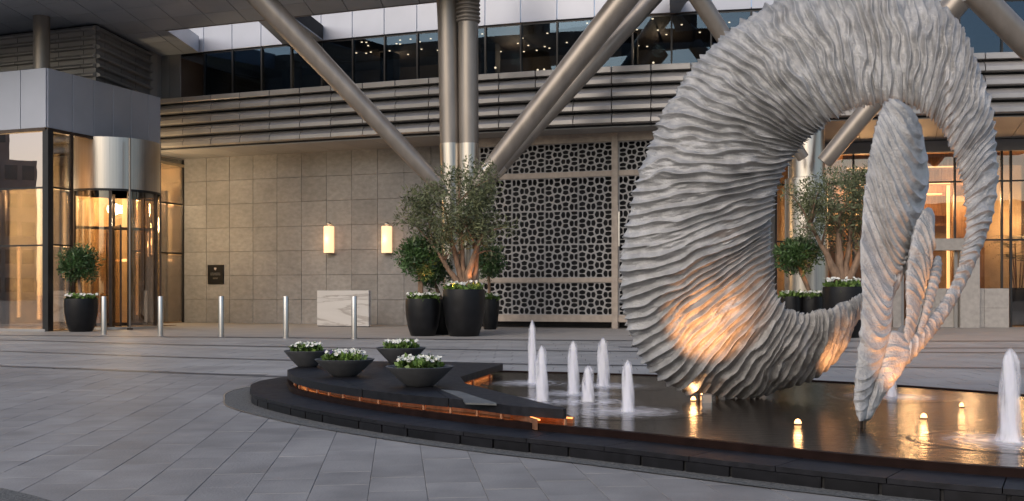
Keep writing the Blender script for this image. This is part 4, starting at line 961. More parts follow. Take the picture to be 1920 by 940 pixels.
# submerged lamps
def pool_lamp(px, py, lab, e_=2.0, r_=0.028):
    r_ *= 0.78
    g = G(px, py, ZW); t = thing('pool_lamp', (g.x, g.y, ZW), 0, lab, 'lamp', 'small lamps in the pool')
    b = MB(); b.lathe([(r_ * 1.15, -0.01), (r_ * 1.15, 0.006), (r_ * 0.9, 0.008), (0, 0.008)], seg=16); mesh_obj('housing', b.mesh('housing', smooth=40), M['bronze'], t)
    b = MB(); b.lathe([(r_ * 0.95, 0.007), (r_ * 0.85, 0.022), (r_ * 0.5, 0.036), (0, 0.042)], seg=16); mesh_obj('lens', b.mesh('lens', smooth=True), M['e_pool'], t)
    point_light('glow', (0, 0, 0.10), e_ * 0.5, (1, 0.5, 0.2), 0.03, None).parent = t
    return t
pool_lamp(1300, 752, 'lit pool lamp under the lower edge of the ring', 1.2, 0.034)
pool_lamp(1496, 796, 'lit pool lamp on open water between ring and tall leaf', 1.2, 0.036)
pool_lamp(1732, 785, 'lit pool lamp right of the tall leaf foot', 1.0, 0.034)
pool_lamp(1803, 764, 'small far pool lamp left of the large right jet', 0.5, 0.026)

# ================================================================ BLACK PLATFORM
ZP, ZPB = 0.255, 0.185
pf = [G(541, 712, ZPB), G(560, 722, ZPB), G(617, 735.6, ZPB), G(711, 750, ZPB), G(790, 759, ZPB), G(870, 766.5, ZPB), G(931, 774.5, ZPB), G(964, 779, ZPB), G(1056, 786, ZPB)]
tipb = G(1057, 766.5, ZP); notch0 = G(872, 719, ZP); notch1 = G(863, 706.7, ZP); bt0 = G(943, 694, ZPB); bt1 = G(943, 681.4, ZP)
rear = [Vector((bt1.x, 12.6, 0)), Vector((-0.9, 12.88, 0)), Vector((-1.7, 12.95, 0)), Vector((-2.2, 12.55, 0)), Vector((-2.45, 12.0, 0)), Vector((-2.46, 11.5, 0))]
front, _ = catmull([(p.x, p.y) for p in pf], 40)
polyP = [tuple(p) for p in front] + [(tipb.x + .02, tipb.y), (notch0.x, notch0.y), (notch1.x, notch1.y), (bt0.x, bt0.y)] + [(p.x, p.y) for p in rear]
plat = thing('stone_platform', (-1.3, 10.5, ZW), 0, 'black stone platform with two pointed prongs carrying four bowls, copper lit edge', 'platform')
# cut into big flags along straight joints so that each flag is a piece
cuts = [((-1.75, 10.5), (0.9, 0.3)), ((-0.95, 10.5), (0.95, 0.2))]
def splitpoly(poly, p, n):
    nn = Vector((n[0], n[1])).normalized(); return clip(poly, (p[0] + nn.x * .003, p[1] + nn.y * .003), n), clip(poly, (p[0] - nn.x * .003, p[1] - nn.y * .003), (-n[0], -n[1]))
def tri_prism(poly, z0, z1, m, name):
    bm = bmesh.new(); vs = [bm.verts.new((p[0], p[1], z1)) for p in poly]; f = bm.faces.new(vs); f.normal_update()
    if f.normal.z < 0: f.normal_flip()
    bmesh.ops.triangulate(bm, faces=[f]); r_ = bmesh.ops.extrude_face_region(bm, geom=list(bm.faces))
    for v in [g for g in r_['geom'] if isinstance(g, bmesh.types.BMVert)]: v.co.z = z0
    bmesh.ops.recalc_face_normals(bm, faces=list(bm.faces))
    me = bpy.data.meshes.new(name); bm.to_mesh(me); bm.free(); return mesh_obj(name, me, m, plat, world=True)
pl_a, pl_b = splitpoly(polyP, *cuts[0])
pl_a1, pl_a2 = splitpoly(pl_a, *cuts[1])
for pp in (pl_b, pl_a2, pl_a1): 
    if len(pp) > 2: tri_prism(pp, ZPB, ZP, M['blackstone'], 'stone_flag')
gp = [G(827, 731, ZP), G(860, 734, ZP), G(931, 756.5, ZP), G(931, 758, ZP), G(873, 756.0, ZP), G(867, 748, ZP)]
b = MB(); b.prism([(p.x, p.y) for p in gp], ZP - 0.01, ZP + 0.003); b.build('grey_inset', M['greystone'], plat)
b = MB(); ga, gb = G(873, 766.2, ZPB), G(931, 773.8, ZPB); d_ = (gb - ga).normalized(); nn = Vector((d_.y, -d_.x, 0)) * 0.004
b.bar(Vector((ga.x, ga.y, ZPB + .002)) + nn, Vector((gb.x, gb.y, ZPB + .002)) + nn, 0.006, ZP - ZPB - .004); b.build('grey_inset_face', M['greystone'], plat)
# copper skirt, led strip and posts under the front edge
def inset(poly, d):
    p = np.array(poly); t = np.gradient(p, axis=0); t /= np.linalg.norm(t, axis=1)[:, None]; return p + np.stack([-t[:, 1], t[:, 0]], 1) * d
for path, flip in ((front, 1), (np.array([(notch1.x, notch1.y), (bt0.x, bt0.y)]), 1), (np.array([(notch0.x, notch0.y), (tipb.x - .05, tipb.y)]), -1)):
    sk = inset(path, 0.16 * flip); le = inset(path, 0.135 * flip); b = MB(); 
    for a, c in zip(sk[:-1], sk[1:]): b.bar((a[0], a[1], ZW - 0.03), (c[0], c[1], ZW - 0.03), 0.02, ZPB - ZW + 0.028)
    b.build('copper_skirt', M['copper'], plat)
    b = MB()
    for a, c in zip(le[:-1], le[1:]): b.bar((a[0], a[1], ZPB - 0.012), (c[0], c[1], ZPB - 0.012), 0.012, 0.01)
    b.build('light_strip', M['e_led'], plat)
pi_, _ = catmull([tuple(p) for p in inset(front, 0.03)], 16); pm = MB(); pm.lathe([(0.014, 0), (0.014, ZPB - ZW + 0.02)], seg=8); me_post = pm.mesh('copper_post', smooth=40)
for p in pi_[1:]: mesh_obj('copper_post', me_post, M['copper'], plat, loc=Vector((p[0], p[1], ZW - 0.02)) - plat.location)
for f_ in (0.3, 0.7):
    p = notch1.lerp(bt0, f_); mesh_obj('copper_post', me_post, M['copper'], plat, loc=Vector((p.x - .02, p.y + .02, ZW - 0.02)) - plat.location)

# ================================================================ FOLIAGE HELPERS
def leaves(centers, n, size, asp=0.35, up=0.3, jitter=0.35):
    """n rhombic leaves scattered about the clump centres [(x,y,z,r)]"""
    c = np.array(centers); w_ = c[:, 3] ** 2; idx = rng.choice(len(c), n, p=w_ / w_.sum())
    d = rng.normal(size=(n, 3)); d /= np.linalg.norm(d, axis=1)[:, None]; rr = rng.random(n) ** 0.45
    pos = c[idx, :3] + d * (c[idx, 3] * rr)[:, None]
    ax = d * 0.6 + rng.normal(size=(n, 3)) * 0.6 + np.array([0, 0, up]); ax /= np.linalg.norm(ax, axis=1)[:, None]
    s = np.cross(ax, rng.normal(size=(n, 3))); s /= np.linalg.norm(s, axis=1)[:, None]
    L_ = size * (1 + jitter * rng.normal(size=n)).clip(0.4, 2)[:, None]
    V = np.stack([pos, pos + ax * L_ * 0.5 + s * L_ * asp * 0.5, pos + ax * L_, pos + ax * L_ * 0.5 - s * L_ * asp * 0.5], 1).reshape(-1, 3)
    return V, np.arange(4 * n).reshape(-1, 4)
def leaf_obj(name, centers, n, size, m, parent, asp=0.35, up=0.3):
    V, Fq = leaves(centers, n, size, asp, up); return mesh_obj(name, np_mesh(name, V, Fq, False), m, parent)
def clumps(cx, cy, cz, rx, ry, rz_, n, r0_, r1_, shell=0.55):
    out = []
    for _ in range(n):
        d = rng.normal(size=3); d /= np.linalg.norm(d); r_ = shell + (1 - shell) * rng.random()
        out.append((cx + d[0] * rx * r_, cy + d[1] * ry * r_, cz + d[2] * rz_ * r_, r0_ + (r1_ - r0_) * rng.random()))
    return out
def flower_patch(loc, r_, h, lab, n=120, nl=900, violet=0, scale=1.0):
    t = thing('flowering_plants', loc, 0, lab, 'flowers', 'white flowering bedding plants')
    cl = [(r_ * 0.9 * math.sqrt(random.random()) * math.cos(a), r_ * 0.9 * math.sqrt(random.random()) * math.sin(a), h * random.uniform(0.1, 0.5), h * 0.4) for a in [random.uniform(0, 6.28) for _ in range(40)]]
    leaf_obj('leaves', cl, nl, 0.045 * scale, M['ground'], t, asp=0.6, up=0.8)
    def blooms(nn, m, name):
        b = MB()
        for _ in range(nn):
            a = random.uniform(0, 6.28); rr = r_ * math.sqrt(random.random()) * 0.97; c = Vector((rr * math.cos(a), rr * math.sin(a), h * random.uniform(0.85, 1.3))); s = random.uniform(0.018, 0.027) * scale
            nrm = Vector((random.uniform(-.8, .8), random.uniform(-1.2, .2), 0.8)).normalized(); u = nrm.orthogonal().normalized(); v = nrm.cross(u); vs = [c + nrm * -0.006]
            for q in range(10): aa = q * math.pi / 5; rad = s * (1.0 if q % 2 == 0 else 0.72); vs.append(c + u * rad * math.cos(aa) + v * rad * math.sin(aa) + nrm * 0.004)
            b.add(vs, [(0, 1 + q, 1 + (q + 1) % 10) for q in range(10)])
        tag(mesh_obj(name, b.mesh(name), m, t), kind='stuff')
    blooms(n, M['petal'], 'blooms')
    if violet: blooms(violet, M['petal2'], 'violet_blooms')
    return t
# bowls on the platform
def bowl(px, yrim, ybase, wpx, Yc, lab, flab, z0=ZP, violet=0):
    k = Yc / F; x = (px - CX) * k; r_ = wpx / 2 * k; h = (EYE + (HY - yrim) * k) - z0; rb_ = r_ * 0.40
    t = thing('planter_bowl', (x, Yc, z0), 0, lab, 'bowl', 'wide charcoal bowls on the black platform')
    prof = [(rb_ * 0.9, 0.0), (rb_, 0.006), (rb_ * 1.25, h * 0.16), (r_ * 0.72, h * 0.5), (r_ * 0.9, h * 0.8), (r_ * 0.995, h * 0.975), (r_, h * 0.99), (r_ * 0.99, h), (r_ * 0.93, h), (r_ * 0.915, h * 0.97), (r_ * 0.88, h * 0.86), (0, h * 0.86)]
    b = MB(); b.lathe(prof, seg=64); body = mesh_obj('bowl_body', b.mesh('bowl_body', smooth=50), M['bowl'], t)
    b = MB(); b.lathe([(r_ * 0.89, h * 0.9), (r_ * 0.5, h * 0.94), (0, h * 0.95)], seg=32); mesh_obj('soil', b.mesh('soil', smooth=True), M['soil'], body)
    flower_patch((x, Yc, z0 + h * 0.93), r_ * 0.68, 0.075, flab, 75, 1100, violet)
bowl(576, 657, 688, 87, 12.0, 'charcoal bowl farthest left on the platform', 'white flowers in the leftmost bowl')
bowl(646.5, 673, 707, 112, 10.65, 'charcoal bowl second from left, in front of the leftmost bowl', 'white and violet flowers in the second bowl from left', violet=10)
bowl(751.5, 651.5, 677, 94, 12.45, 'rear charcoal bowl beside the back prong', 'white flowers in the rear bowl')
bowl(787, 686.5, 726, 128, 9.5, 'largest nearest charcoal bowl at the platform edge', 'white flowers in the largest nearest bowl')

# planters
def planter(px, ytop, ybase, wpx, lab, flab, Y_=None, flower_h=0.14, soilonly=False):
    g = G(px, ybase); Y_ = Y_ or g.y; x = (px - CX) / F * Y_; k = Y_ / F; r_ = wpx / 2 * k; h = EYE + (HY - ytop) * k
    t = thing('planter_pot', (x, Y_, 0), 0, lab, 'planter', 'tall black planters')
    prof = [(r_ * 0.66, 0.0), (r_ * 0.70, 0.02), (r_ * 0.86, h * 0.25), (r_ * 0.97, h * 0.55), (r_, h * 0.8), (r_ * 0.985, h * 0.95), (r_ * 0.975, h), (r_ * 0.90, h), (r_ * 0.88, h * 0.93), (0, h * 0.93)]
    b = MB(); b.lathe(prof, seg=48); body = mesh_obj('pot_body', b.mesh('pot_body', smooth=45), M['pot'], t)
    b = MB(); b.lathe([(r_ * 0.885, h * 0.945), (0, h * 0.97)], seg=24); mesh_obj('soil', b.mesh('soil', smooth=True), M['soil'], body)
    if flab: flower_patch((x, Y_, h * 0.95), r_ * 0.95, flower_h, flab, 60, 900, scale=2.1)
    return Vector((x, Y_, h * 0.95)), r_
def bezier(a, b_, c, n=7):
    return [(a * (1 - t) ** 2 + b_ * 2 * t * (1 - t) + c * t * t) for t in np.linspace(0, 1, n)]
def topiary(base, px, yc, wpx, hpx, lab, stems=1, n=5200, m='bush', size=0.085, name='round_shrub', cat='shrub'):
    k = base.y / F; cz = EYE + (HY - yc) * k; t = thing(name, tuple(base), 0, lab, cat, 'round clipped shrubs in planters' if name == 'round_shrub' else None)
    cx = (px - CX) * k - base.x; rx, rz_ = wpx / 2 * k, hpx / 2 * k; hz = cz - base.z
    b = MB()
    for s in range(stems):
        ox = random.uniform(-.05, .05) * stems; p0 = Vector((ox, random.uniform(-.04, .04), 0)); p1 = Vector((cx + random.uniform(-.12, .12), 0, hz - rz_ * 0.2))
        b.tube(bezier(p0, (p0 + p1) / 2 + Vector((random.uniform(-.08, .08), 0, 0)), p1), [0.055, .05, .047, .045, .04, .035, .03], 8)
        for _ in range(9):
            d = Vector(rng.normal(size=3)).normalized(); q = p1 + Vector((d.x * rx, d.y * rx, d.z * rz_)) * 0.75; b.tube(bezier(p1 - Vector((0, 0, .1)), (p1 + q) / 2 + Vector((0, 0, .08)), q, 5), [.022, .018, .014, .01, .006], 5)
    mesh_obj('trunk', b.mesh('trunk', smooth=True), M['bark'], t)
    cl = clumps(cx, 0, hz, rx * 0.8, rx * 0.8, rz_ * 0.8, 46, 0.13, 0.3)
    leaf_obj('crown', cl, n, size, M[m], t)
    return t
def olive(base, lab, limbs, crown, n=13000, size=0.10):
    """limbs: list of (end offset, mid offset, radius); crown: list of ellipsoids"""
    t = thing('olive_tree', tuple(base), 0, lab, 'olive tree', None); b = MB(); cl = []
    for (e_, mid, r_) in limbs:
        e_ = Vector(e_); mid = Vector(mid); pth = bezier(Vector((mid.x * .15, 0, 0)), mid, e_, 9); b.tube([p + Vector((random.uniform(-.02, .02), random.uniform(-.02, .02), 0)) for p in pth], [r_ * (1 - 0.75 * i / 8) * (1 + .12 * random.uniform(-1, 1)) for i in range(9)], 9)
        for _ in range(7):
            s = pth[random.choice((5, 6, 7, 8))]; q = s + Vector((random.uniform(-.8, .8), random.uniform(-.6, .6), random.uniform(.1, .9))); b.tube(bezier(s, (s + q) / 2 + Vector((0, 0, .15)), q, 5), [r_ * .28, r_ * .2, r_ * .15, r_ * .1, .008], 5)
            cl.append((q.x, q.y, q.z, 0.28))
    mesh_obj('trunk', b.mesh('trunk', smooth=True), M['bark'], t)
    for c in crown: cl += clumps(*c)
    leaf_obj('crown', cl, n, size, M['olive'], t, asp=0.24, up=0.15)
    return t
# centre group
pb0, r_ = planter(919, 560, 618, 34, 'small black planter at the right back of the centre group', 'white flowers in the small right centre planter')
topiary(pb0, 915, 493, 56, 64, 'small round shrub right of the olive trunk', n=3600)
pb1, r_ = planter(827, 561, 629, 52, 'black planter squeezed between the two front centre planters', None, Y_=27.6)
topiary(pb1, 812, 505, 72, 80, 'orange lit shrub between the left shrub and the olive trunk', n=4200)
pbL, r_ = planter(793, 560, 630, 66, 'black planter at the left front of the centre group', 'white flowers in the left centre planter')
topiary(pbL, 786, 482, 92, 84, 'round dark green shrub left of the olive tree, before the wall lamp', n=6500, stems=2)
pbO, rO = planter(870, 543, 630.5, 80, 'largest black planter holding the centre olive tree', 'white flowers around the centre olive trunk', flower_h=0.2)
k = pbO.y / F
def ol(px, py): return ((px - 870) * k, 0, (EYE + (HY - py) * k) - pbO.z)
olive(pbO, 'grey green olive tree with orange lit forked trunk before the twin columns', [
    (ol(800, 445), (ol(850, 520)[0], -.1, ol(850, 500)[2] * .7), .10), (ol(840, 420), (ol(862, 500)[0], .1, 0.5), .12), (ol(905, 425), (ol(880, 500)[0], -.15, .55), .13), (ol(890, 400), (ol(905, 490)[0], .2, .6), .10), (ol(860, 380), (0, .1, .9), .08)],
    [(ol(845, 375)[0], 0, ol(845, 385)[2], 1.15, .9, .95, 60, .12, .34), (ol(900, 345)[0], 0.1, ol(900, 350)[2], .5, .6, .8, 26, .1, .28), (ol(780, 405)[0], 0, ol(780, 405)[2], .5, .5, .6, 22, .1, .26), (ol(865, 440)[0], 0, ol(865, 440)[2], 1.0, .6, .35, 22, .1, .28), (ol(905, 410)[0], 0, ol(905, 410)[2], .35, .5, .7, 18, .1, .26)], n=13000, size=0.105)
for x, y, e_ in ((pbO.x - .25, pbO.y - .35, 9), (pbO.x + .3, pbO.y - .3, 9), (pbL.x + .1, pbL.y - .3, 5)):
    spot_light('planter_uplight', (x, y, pbO.z + 0.12), (pbO.x if e_ > 5 else pbL.x, pbO.y + .1, pbO.z + 2.2), e_ * 3.2, (1, .45, .18), 75, .8, .03)
# entrance planter
pbE, r_ = planter(152, 560, 622, 60, 'black planter outside the glass entrance at the left', 'white flowers in the entrance planter')
topiary(pbE, 147, 496, 72, 58, 'small clipped round shrub beside the glass entrance', n=5200)
# group behind the ring
pbA, r_ = planter(1483, 556, 628, 42, 'black planter seen through the ring, leftmost there', 'white flowers in the leftmost planter behind the ring')
pbB, r_ = planter(1523, 556, 628, 46, 'black planter seen through the ring, middle one', 'white flowers in the middle planter behind the ring')
topiary(pbB, 1497, 478, 96, 70, 'round green shrub seen through the ring at the lower left', n=7000, stems=2)
pbC, r_ = planter(1583, 538, 633, 80, 'larger black planter behind the ring with the second olive', 'white flowers under the olive behind the ring', flower_h=0.22)
k = pbC.y / F
def ol2(px, py): return ((px - 1583) * k, 0, (EYE + (HY - py) * k) - pbC.z)
olive(pbC, 'dark olive tree with thick pale trunk seen through the ring', [(ol2(1520, 420), (ol2(1565, 480)[0], 0, .5), .14), (ol2(1575, 400), (ol2(1570, 480)[0], .1, .7), .15), (ol2(1625, 430), (ol2(1600, 490)[0], -.1, .5), .14), (ol2(1600, 380), (ol2(1590, 470)[0], .1, .7), .1)],
      [(ol2(1565, 375)[0], 0, ol2(1565, 380)[2], .95, .8, .8, 60, .12, .32), (ol2(1600, 345)[0], 0, ol2(1600, 350)[2], .55, .6, .5, 26, .1, .28), (ol2(1520, 420)[0], 0, ol2(1520, 415)[2], .35, .4, .5, 16, .1, .25), (ol2(1660, 420)[0], 0, ol2(1660, 430)[2], .6, .5, .9, 22, .1, .3)], n=11500)
spot_light('planter_uplight', (pbB.x - .1, pbB.y - .3, pbB.z + 0.15), (pbB.x, pbB.y, pbB.z + 2), 18, (1, .5, .2), 80, .8, .03)
# potted palm at the right edge
pbP, r_ = planter(1908, 540, 611, 56, 'glossy dark planter at the right edge by the lobby', None)
palm = thing('potted_palm', tuple(pbP), 0, 'dark feathery palm in the planter at the right edge', 'palm'); b = MB(); stemb = MB()
for s in range(5):
    ox = random.uniform(-.15, .15); top = Vector((ox * 2.4, random.uniform(-.2, .2), random.uniform(.9, 2.2))); stemb.tube([Vector((ox, 0, 0)), top], [.025, .018], 6)
    for f_ in range(9):
        a = random.uniform(0, 6.28); L_ = random.uniform(.6, 1.0); out_ = Vector((math.cos(a), math.sin(a), 0)); pts = bezier(top, top + out_ * L_ * .5 + Vector((0, 0, L_ * .55)), top + out_ * L_ + Vector((0, 0, L_ * .1)), 12)
        for i in range(1, 12):
            for sd_ in (-1, 1):
                d = (pts[i] - pts[i - 1]).normalized(); sv = d.cross(Vector((0, 0, 1))).normalized() * sd_; tip = pts[i] + (sv * .9 + d * .6 - Vector((0, 0, .25))).normalized() * .3 * (1 - abs(i - 5) / 9)
                b.add([pts[i] - d * .012, pts[i] + d * .012, tip], [(0, 1, 2)])
mesh_obj('stems', stemb.mesh('stems'), M['bark'], palm); mesh_obj('fronds', b.mesh('fronds'), M['palm'], palm)

# ================================================================ BOLLARDS
def bollard_mesh():
    b = MB(); b.lathe([(0.066, 0.0), (0.066, 0.985), (0.063, 0.995), (0.0, 0.998)], seg=20); return b.mesh('post', smooth=40)
me_b = bollard_mesh(); bb_ = MB(); bb_.lathe([(0.085, 0), (0.085, 0.012), (0.066, 0.014)], seg=20); me_bb = bb_.mesh('base_ring', smooth=40)
labs = ['steel bollard nearest the glass entrance', 'steel bollard before the right side of the revolving door', 'steel bollard just right of the black plaque', 'steel bollard halfway between the plaque and the marble block', 'steel bollard in front of the marble block']
for px, yb_, lab in zip((195, 301, 415, 536, 664), (628, 630, 632, 634.5, 636), labs):
    g = G(px, yb_); t = thing('bollard', tuple(g), 0, lab, 'bollard', 'steel bollards along the walkway')
    o = mesh_obj('post', me_b, M['chrome'], t); s = (yb_ - 555.5) * g.y / F; o.scale = (1, 1, s); mesh_obj('base_ring', me_bb, M['chrome'], t)

# ================================================================ SCULPTURE
sp = G(1345, 745, ZW); sculpt = thing('ring_sculpture', (1.8, 9.0, ZW), 0, 'huge ribbed silver-grey ring sculpture with three leaf blades standing in the pool', 'sculpture')
def ribbon(name, rails, nu, nv, tk, spacing, amp, seed, parent, tmax=0.2, taper=(0.04, 0.02), fine=0.3, power=0.75, ends=True, vfade=0.0):
    RR = []
    for r_ in rails:
        pts = np.array([tuple(P(*q)) for q in r_]); RR.append(pts)
    # common parameter by mean arc length of the stations
    mid = sum(RR) / len(RR); nst = len(mid)
    longest = max(RR, key=lambda a: np.linalg.norm(np.diff(a, axis=0), axis=1).sum())
    def spline(p, t):
        q = np.vstack([2 * p[0] - p[1], p, 2 * p[-1] - p[-2]]); i = np.clip(np.floor(t).astype(int), 0, len(p) - 2); f_ = (t - i)[:, None]
        a, b_, c, d = q[i], q[i + 1], q[i + 2], q[i + 3]
        return 0.5 * ((2 * b_) + (-a + c) * f_ + (2 * a - 5 * b_ + 4 * c - d) * f_ ** 2 + (-a + 3 * b_ - 3 * c + d) * f_ ** 3)
    tf = np.linspace(0, nst - 1, 3000); dens = spline(longest, tf) * 0.6 + spline(mid, tf) * 0.4
    sl = np.concatenate([[0], np.cumsum(np.linalg.norm(np.diff(dens, axis=0), axis=1))]); su = np.linspace(0, sl[-1], nu); tu = np.interp(su, sl, tf)
    S = [spline(r_, tu) for r_ in RR]
    th = np.linspace(0, 2 * np.pi, nv, endpoint=False); v = 0.5 - 0.5 * np.cos(th)
    if len(S) == 2: surf = S[0][:, None, :] * (1 - v)[None, :, None] + S[1][:, None, :] * v[None, :, None]
    else:
        w0 = (1 - v) * (1 - 2 * v); w1 = 4 * v * (1 - v); w2 = v * (2 * v - 1)
        surf = S[0][:, None, :] * w0[None, :, None] + S[1][:, None, :] * w1[None, :, None] + S[2][:, None, :] * w2[None, :, None]
    du = np.gradient((S[0] + S[-1]) / 2, axis=0); E = S[-1] - S[0]; W = np.linalg.norm(E, axis=1)
    if len(S) == 3:
        dv = (S[0][:, None] * (4 * v - 3)[None, :, None] + S[1][:, None] * (4 - 8 * v)[None, :, None] + S[2][:, None] * (4 * v - 1)[None, :, None])
    else: dv = np.repeat(E[:, None, :], nv, 1)
    dvn = dv / np.maximum(np.linalg.norm(dv, axis=2), 1e-6)[..., None]
    dus = np.gradient(surf, axis=0)
    N = np.cross(dus, dvn); N /= np.maximum(np.linalg.norm(N, axis=2), 1e-9)[..., None]
    if N[..., 1].mean() > 0: N = -N
    # smooth normals along u
    ker = 31 if nu > 300 else 9
    for _ in range(2):
        pad = np.pad(N, ((ker, ker), (0, 0), (0, 0)), mode='edge'); cs = np.cumsum(pad, axis=0); N = (cs[2 * ker:] - cs[:-2 * ker])[:nu] / (2 * ker)
        N /= np.maximum(np.linalg.norm(N, axis=2), 1e-9)[..., None]
    T = np.minimum(tk * W, tmax) + 0.012
    u01 = np.linspace(0, 1, nu)
    if ends: T = T * np.clip(u01 / taper[0], 0.05, 1) ** 0.5 * np.clip((1 - u01) / taper[1], 0.05, 1) ** 0.5
    sn = np.sin(th); prof = np.sign(sn) * np.abs(sn) ** power
    pos = surf + N * (T[:, None] * prof[None, :])[..., None]
    nrm = N * sn[None, :, None] + dvn * (-np.cos(th))[None, :, None]
    U = (su / spacing)[:, None] * np.ones((1, nv)); vv = np.where(th <= np.pi, v, 2.3 - v)[None, :] * np.ones((nu, 1)); Wn = W[:, None] / 1.2
    ph = U + 1.7 * (vnoise(U * 0.22, vv * 3.0 * Wn + 7, seed) - 0.5) + 0.8 * (vnoise(U * 0.6, vv * 7 * Wn + 3, seed + 1) - 0.5) + 0.3 * np.sin(vv * 5.0 + U * 0.13)
    fr = ph - np.floor(ph); cr = np.where(fr < 0.66, (fr / 0.66) ** 1.9, ((1 - fr) / 0.34) ** 1.5)
    sm = 0.5 + 0.5 * np.cos(2 * np.pi * ph)
    am = amp * (0.55 + 0.9 * vnoise(U * 0.6, vv * 5 * Wn, seed + 2))
    disp = am * (0.8 * cr + 0.2 * sm) + amp * 0.45 * np.abs(vnoise(U * 1.9 + 5, vv * 4 * Wn, seed + 6) - 0.5) + amp * fine * (vnoise(U * 2.7, vv * 14 * Wn, seed + 3) - 0.5) + amp * fine * 0.6 * (vnoise(U * 6, vv * 40 * Wn, seed + 4) - 0.5)
    sc_ = np.clip(W / 0.55, 0.12, 1)[:, None]
    ef = 0.72 + 0.28 * np.abs(sn) ** 0.7
    pos = pos + nrm * ((disp - amp * 0.45) * sc_ * ef[None, :] * (1 - vfade * v ** 2)[None, :])[..., None]
    V = pos.reshape(-1, 3); i = np.arange(nu - 1)[:, None]; j = np.arange(nv)[None, :]; j2 = (j + 1) % nv
    Fq = np.stack([i * nv + j, i * nv + j2, (i + 1) * nv + j2, (i + 1) * nv + j], -1).reshape(-1, 4)
    c0 = len(V); V = np.vstack([V, pos[0].mean(0), pos[-1].mean(0)])
    me = bpy.data.meshes.new(name)
    jj = np.arange(nv); t0 = np.stack([np.full(nv, c0), (jj + 1) % nv, jj, jj], -1); t1 = np.stack([np.full(nv, c0 + 1), (nu - 1) * nv + jj, (nu - 1) * nv + (jj + 1) % nv, (nu - 1) * nv + jj], -1)
    fq = [tuple(f) for f in Fq.tolist()] + [(c0, (q + 1) % nv, q) for q in range(nv)] + [(c0 + 1, (nu - 1) * nv + q, (nu - 1) * nv + (q + 1) % nv) for q in range(nv)]
    me.from_pydata(V.tolist(), [], fq); me.update()
    bm = bmesh.new(); bm.from_mesh(me); bmesh.ops.recalc_face_normals(bm, faces=list(bm.faces)); bm.to_mesh(me); bm.free(); me.shade_smooth()
    return mesh_obj(name, me, M['sculpt'], parent, world=True)
ringst = [((1618, 549), (1617, 590), 9.9), ((1600, 562), (1588, 634), 9.8), ((1577, 574), (1550, 688), 9.65), ((1547, 584), (1500, 717), 9.5), ((1512, 590), (1443, 736), 9.35), ((1485, 586), (1388, 743), 9.25),
          ((1466, 572), (1332, 742), 9.15), ((1454, 545), (1272, 728), 9.1), ((1447, 510), (1217, 690), 9.05), ((1443, 472), (1187, 634), 9.0), ((1443, 437), (1170, 572), 8.95), ((1446, 402), (1165, 506), 8.9),
          ((1453, 366), (1173, 436), 8.88), ((1465, 331), (1187, 372), 8.85), ((1479, 303), (1207, 305), 8.8), ((1495, 282), (1233, 236), 8.78), ((1511, 263), (1266, 176), 8.75), ((1527, 248), (1306, 119), 8.7),
          ((1542, 236), (1350, 73), 8.65), ((1559, 224), (1401, 35), 8.6), ((1581, 211), (1460, 1), 8.57), ((1612, 200), (1530, -28), 8.53), ((1655, 192), (1610, -40), 8.5), ((1702, 195), (1690, -30), 8.45),
          ((1736, 213), (1752, 0), 8.4), ((1758, 234), (1798, 48), 8.35), ((1777, 262), (1830, 115), 8.3), ((1792, 296), (1854, 190), 8.25), ((1804, 335), (1867, 268), 8.2), ((1810, 375), (1870, 335), 8.15), ((1812, 415), (1864, 392), 8.1),
          ((1808, 455), (1851, 440), 8.05), ((1799, 495), (1831, 490), 8.0), ((1784, 533), (1808, 538), 7.95), ((1762, 570), (1784, 582), 7.88), ((1738, 600), (1756, 622), 7.8), ((1712, 630), (1724, 660), 7.7), ((1684, 662), (1694, 692), 7.62), ((1655, 702), (1664, 732), 7.55), ((1628, 752), (1634, 778), 7.5)]
railI = [(a[0], a[1], Z + 0.05 * math.sin(min(1, i / 30) * math.pi) - 0.14 * max(0, math.sin(min(1, i / 10) * math.pi))) for i, (a, b_, Z) in enumerate(ringst)]
railO = [(b_[0], b_[1], Z + 0.14 * min(1, i / 6) * min(1, (39 - i) / 14) + 0.22 * max(0, math.sin(min(1, i / 11) * math.pi)) + 0.25 * max(0, math.sin(max(0, min(1, (i - 13) / 16)) * math.pi))) for i, (a, b_, Z) in enumerate(ringst)]
ribbon('ring_band', [railI, railO], 2300, 128, 0.13, 0.094, 0.070, 11, sculpt, tmax=0.16, power=1.35)
L1 = [(1676, 187), (1668, 189), (1660, 195), (1652, 208), (1645, 228), (1638, 256), (1632, 288), (1626, 325), (1620, 368), (1617, 415), (1613, 465), (1615, 515), (1617, 560), (1614, 610), (1608, 665), (1603, 715), (1602, 757), (1611, 790)]
M1 = [(1684, 188), (1692, 215), (1698, 260), (1700, 310), (1698, 360), (1692, 405), (1685, 440), (1677, 470), (1669, 500), (1663, 528), (1659, 550), (1655, 572), (1651, 598), (1646, 630), (1637, 670), (1626, 712), (1616, 750), (1616, 790)]
R1 = [(1690, 190), (1710, 208), (1725, 240), (1734, 285), (1736, 325), (1729, 362), (1717, 400), (1705, 430), (1694, 458), (1686, 488), (1680, 515), (1677, 545), (1674, 578), (1670, 615), (1659, 660), (1644, 705), (1630, 748), (1621, 789)]
n1 = len(L1); Zl = np.linspace(8.1, 7.42, n1)
def rl(pts, Zs, dz): return [(p[0], p[1], float(z) + (d_ if hasattr(dz, '__len__') else dz)) for p, z, d_ in zip(pts, Zs, dz if hasattr(dz, '__len__') else [0] * len(pts))]
bulge = [0.36 * math.sin(math.pi * min(1, (i + .5) / 9)) if i < 9 else 0.02 for i in range(n1)]
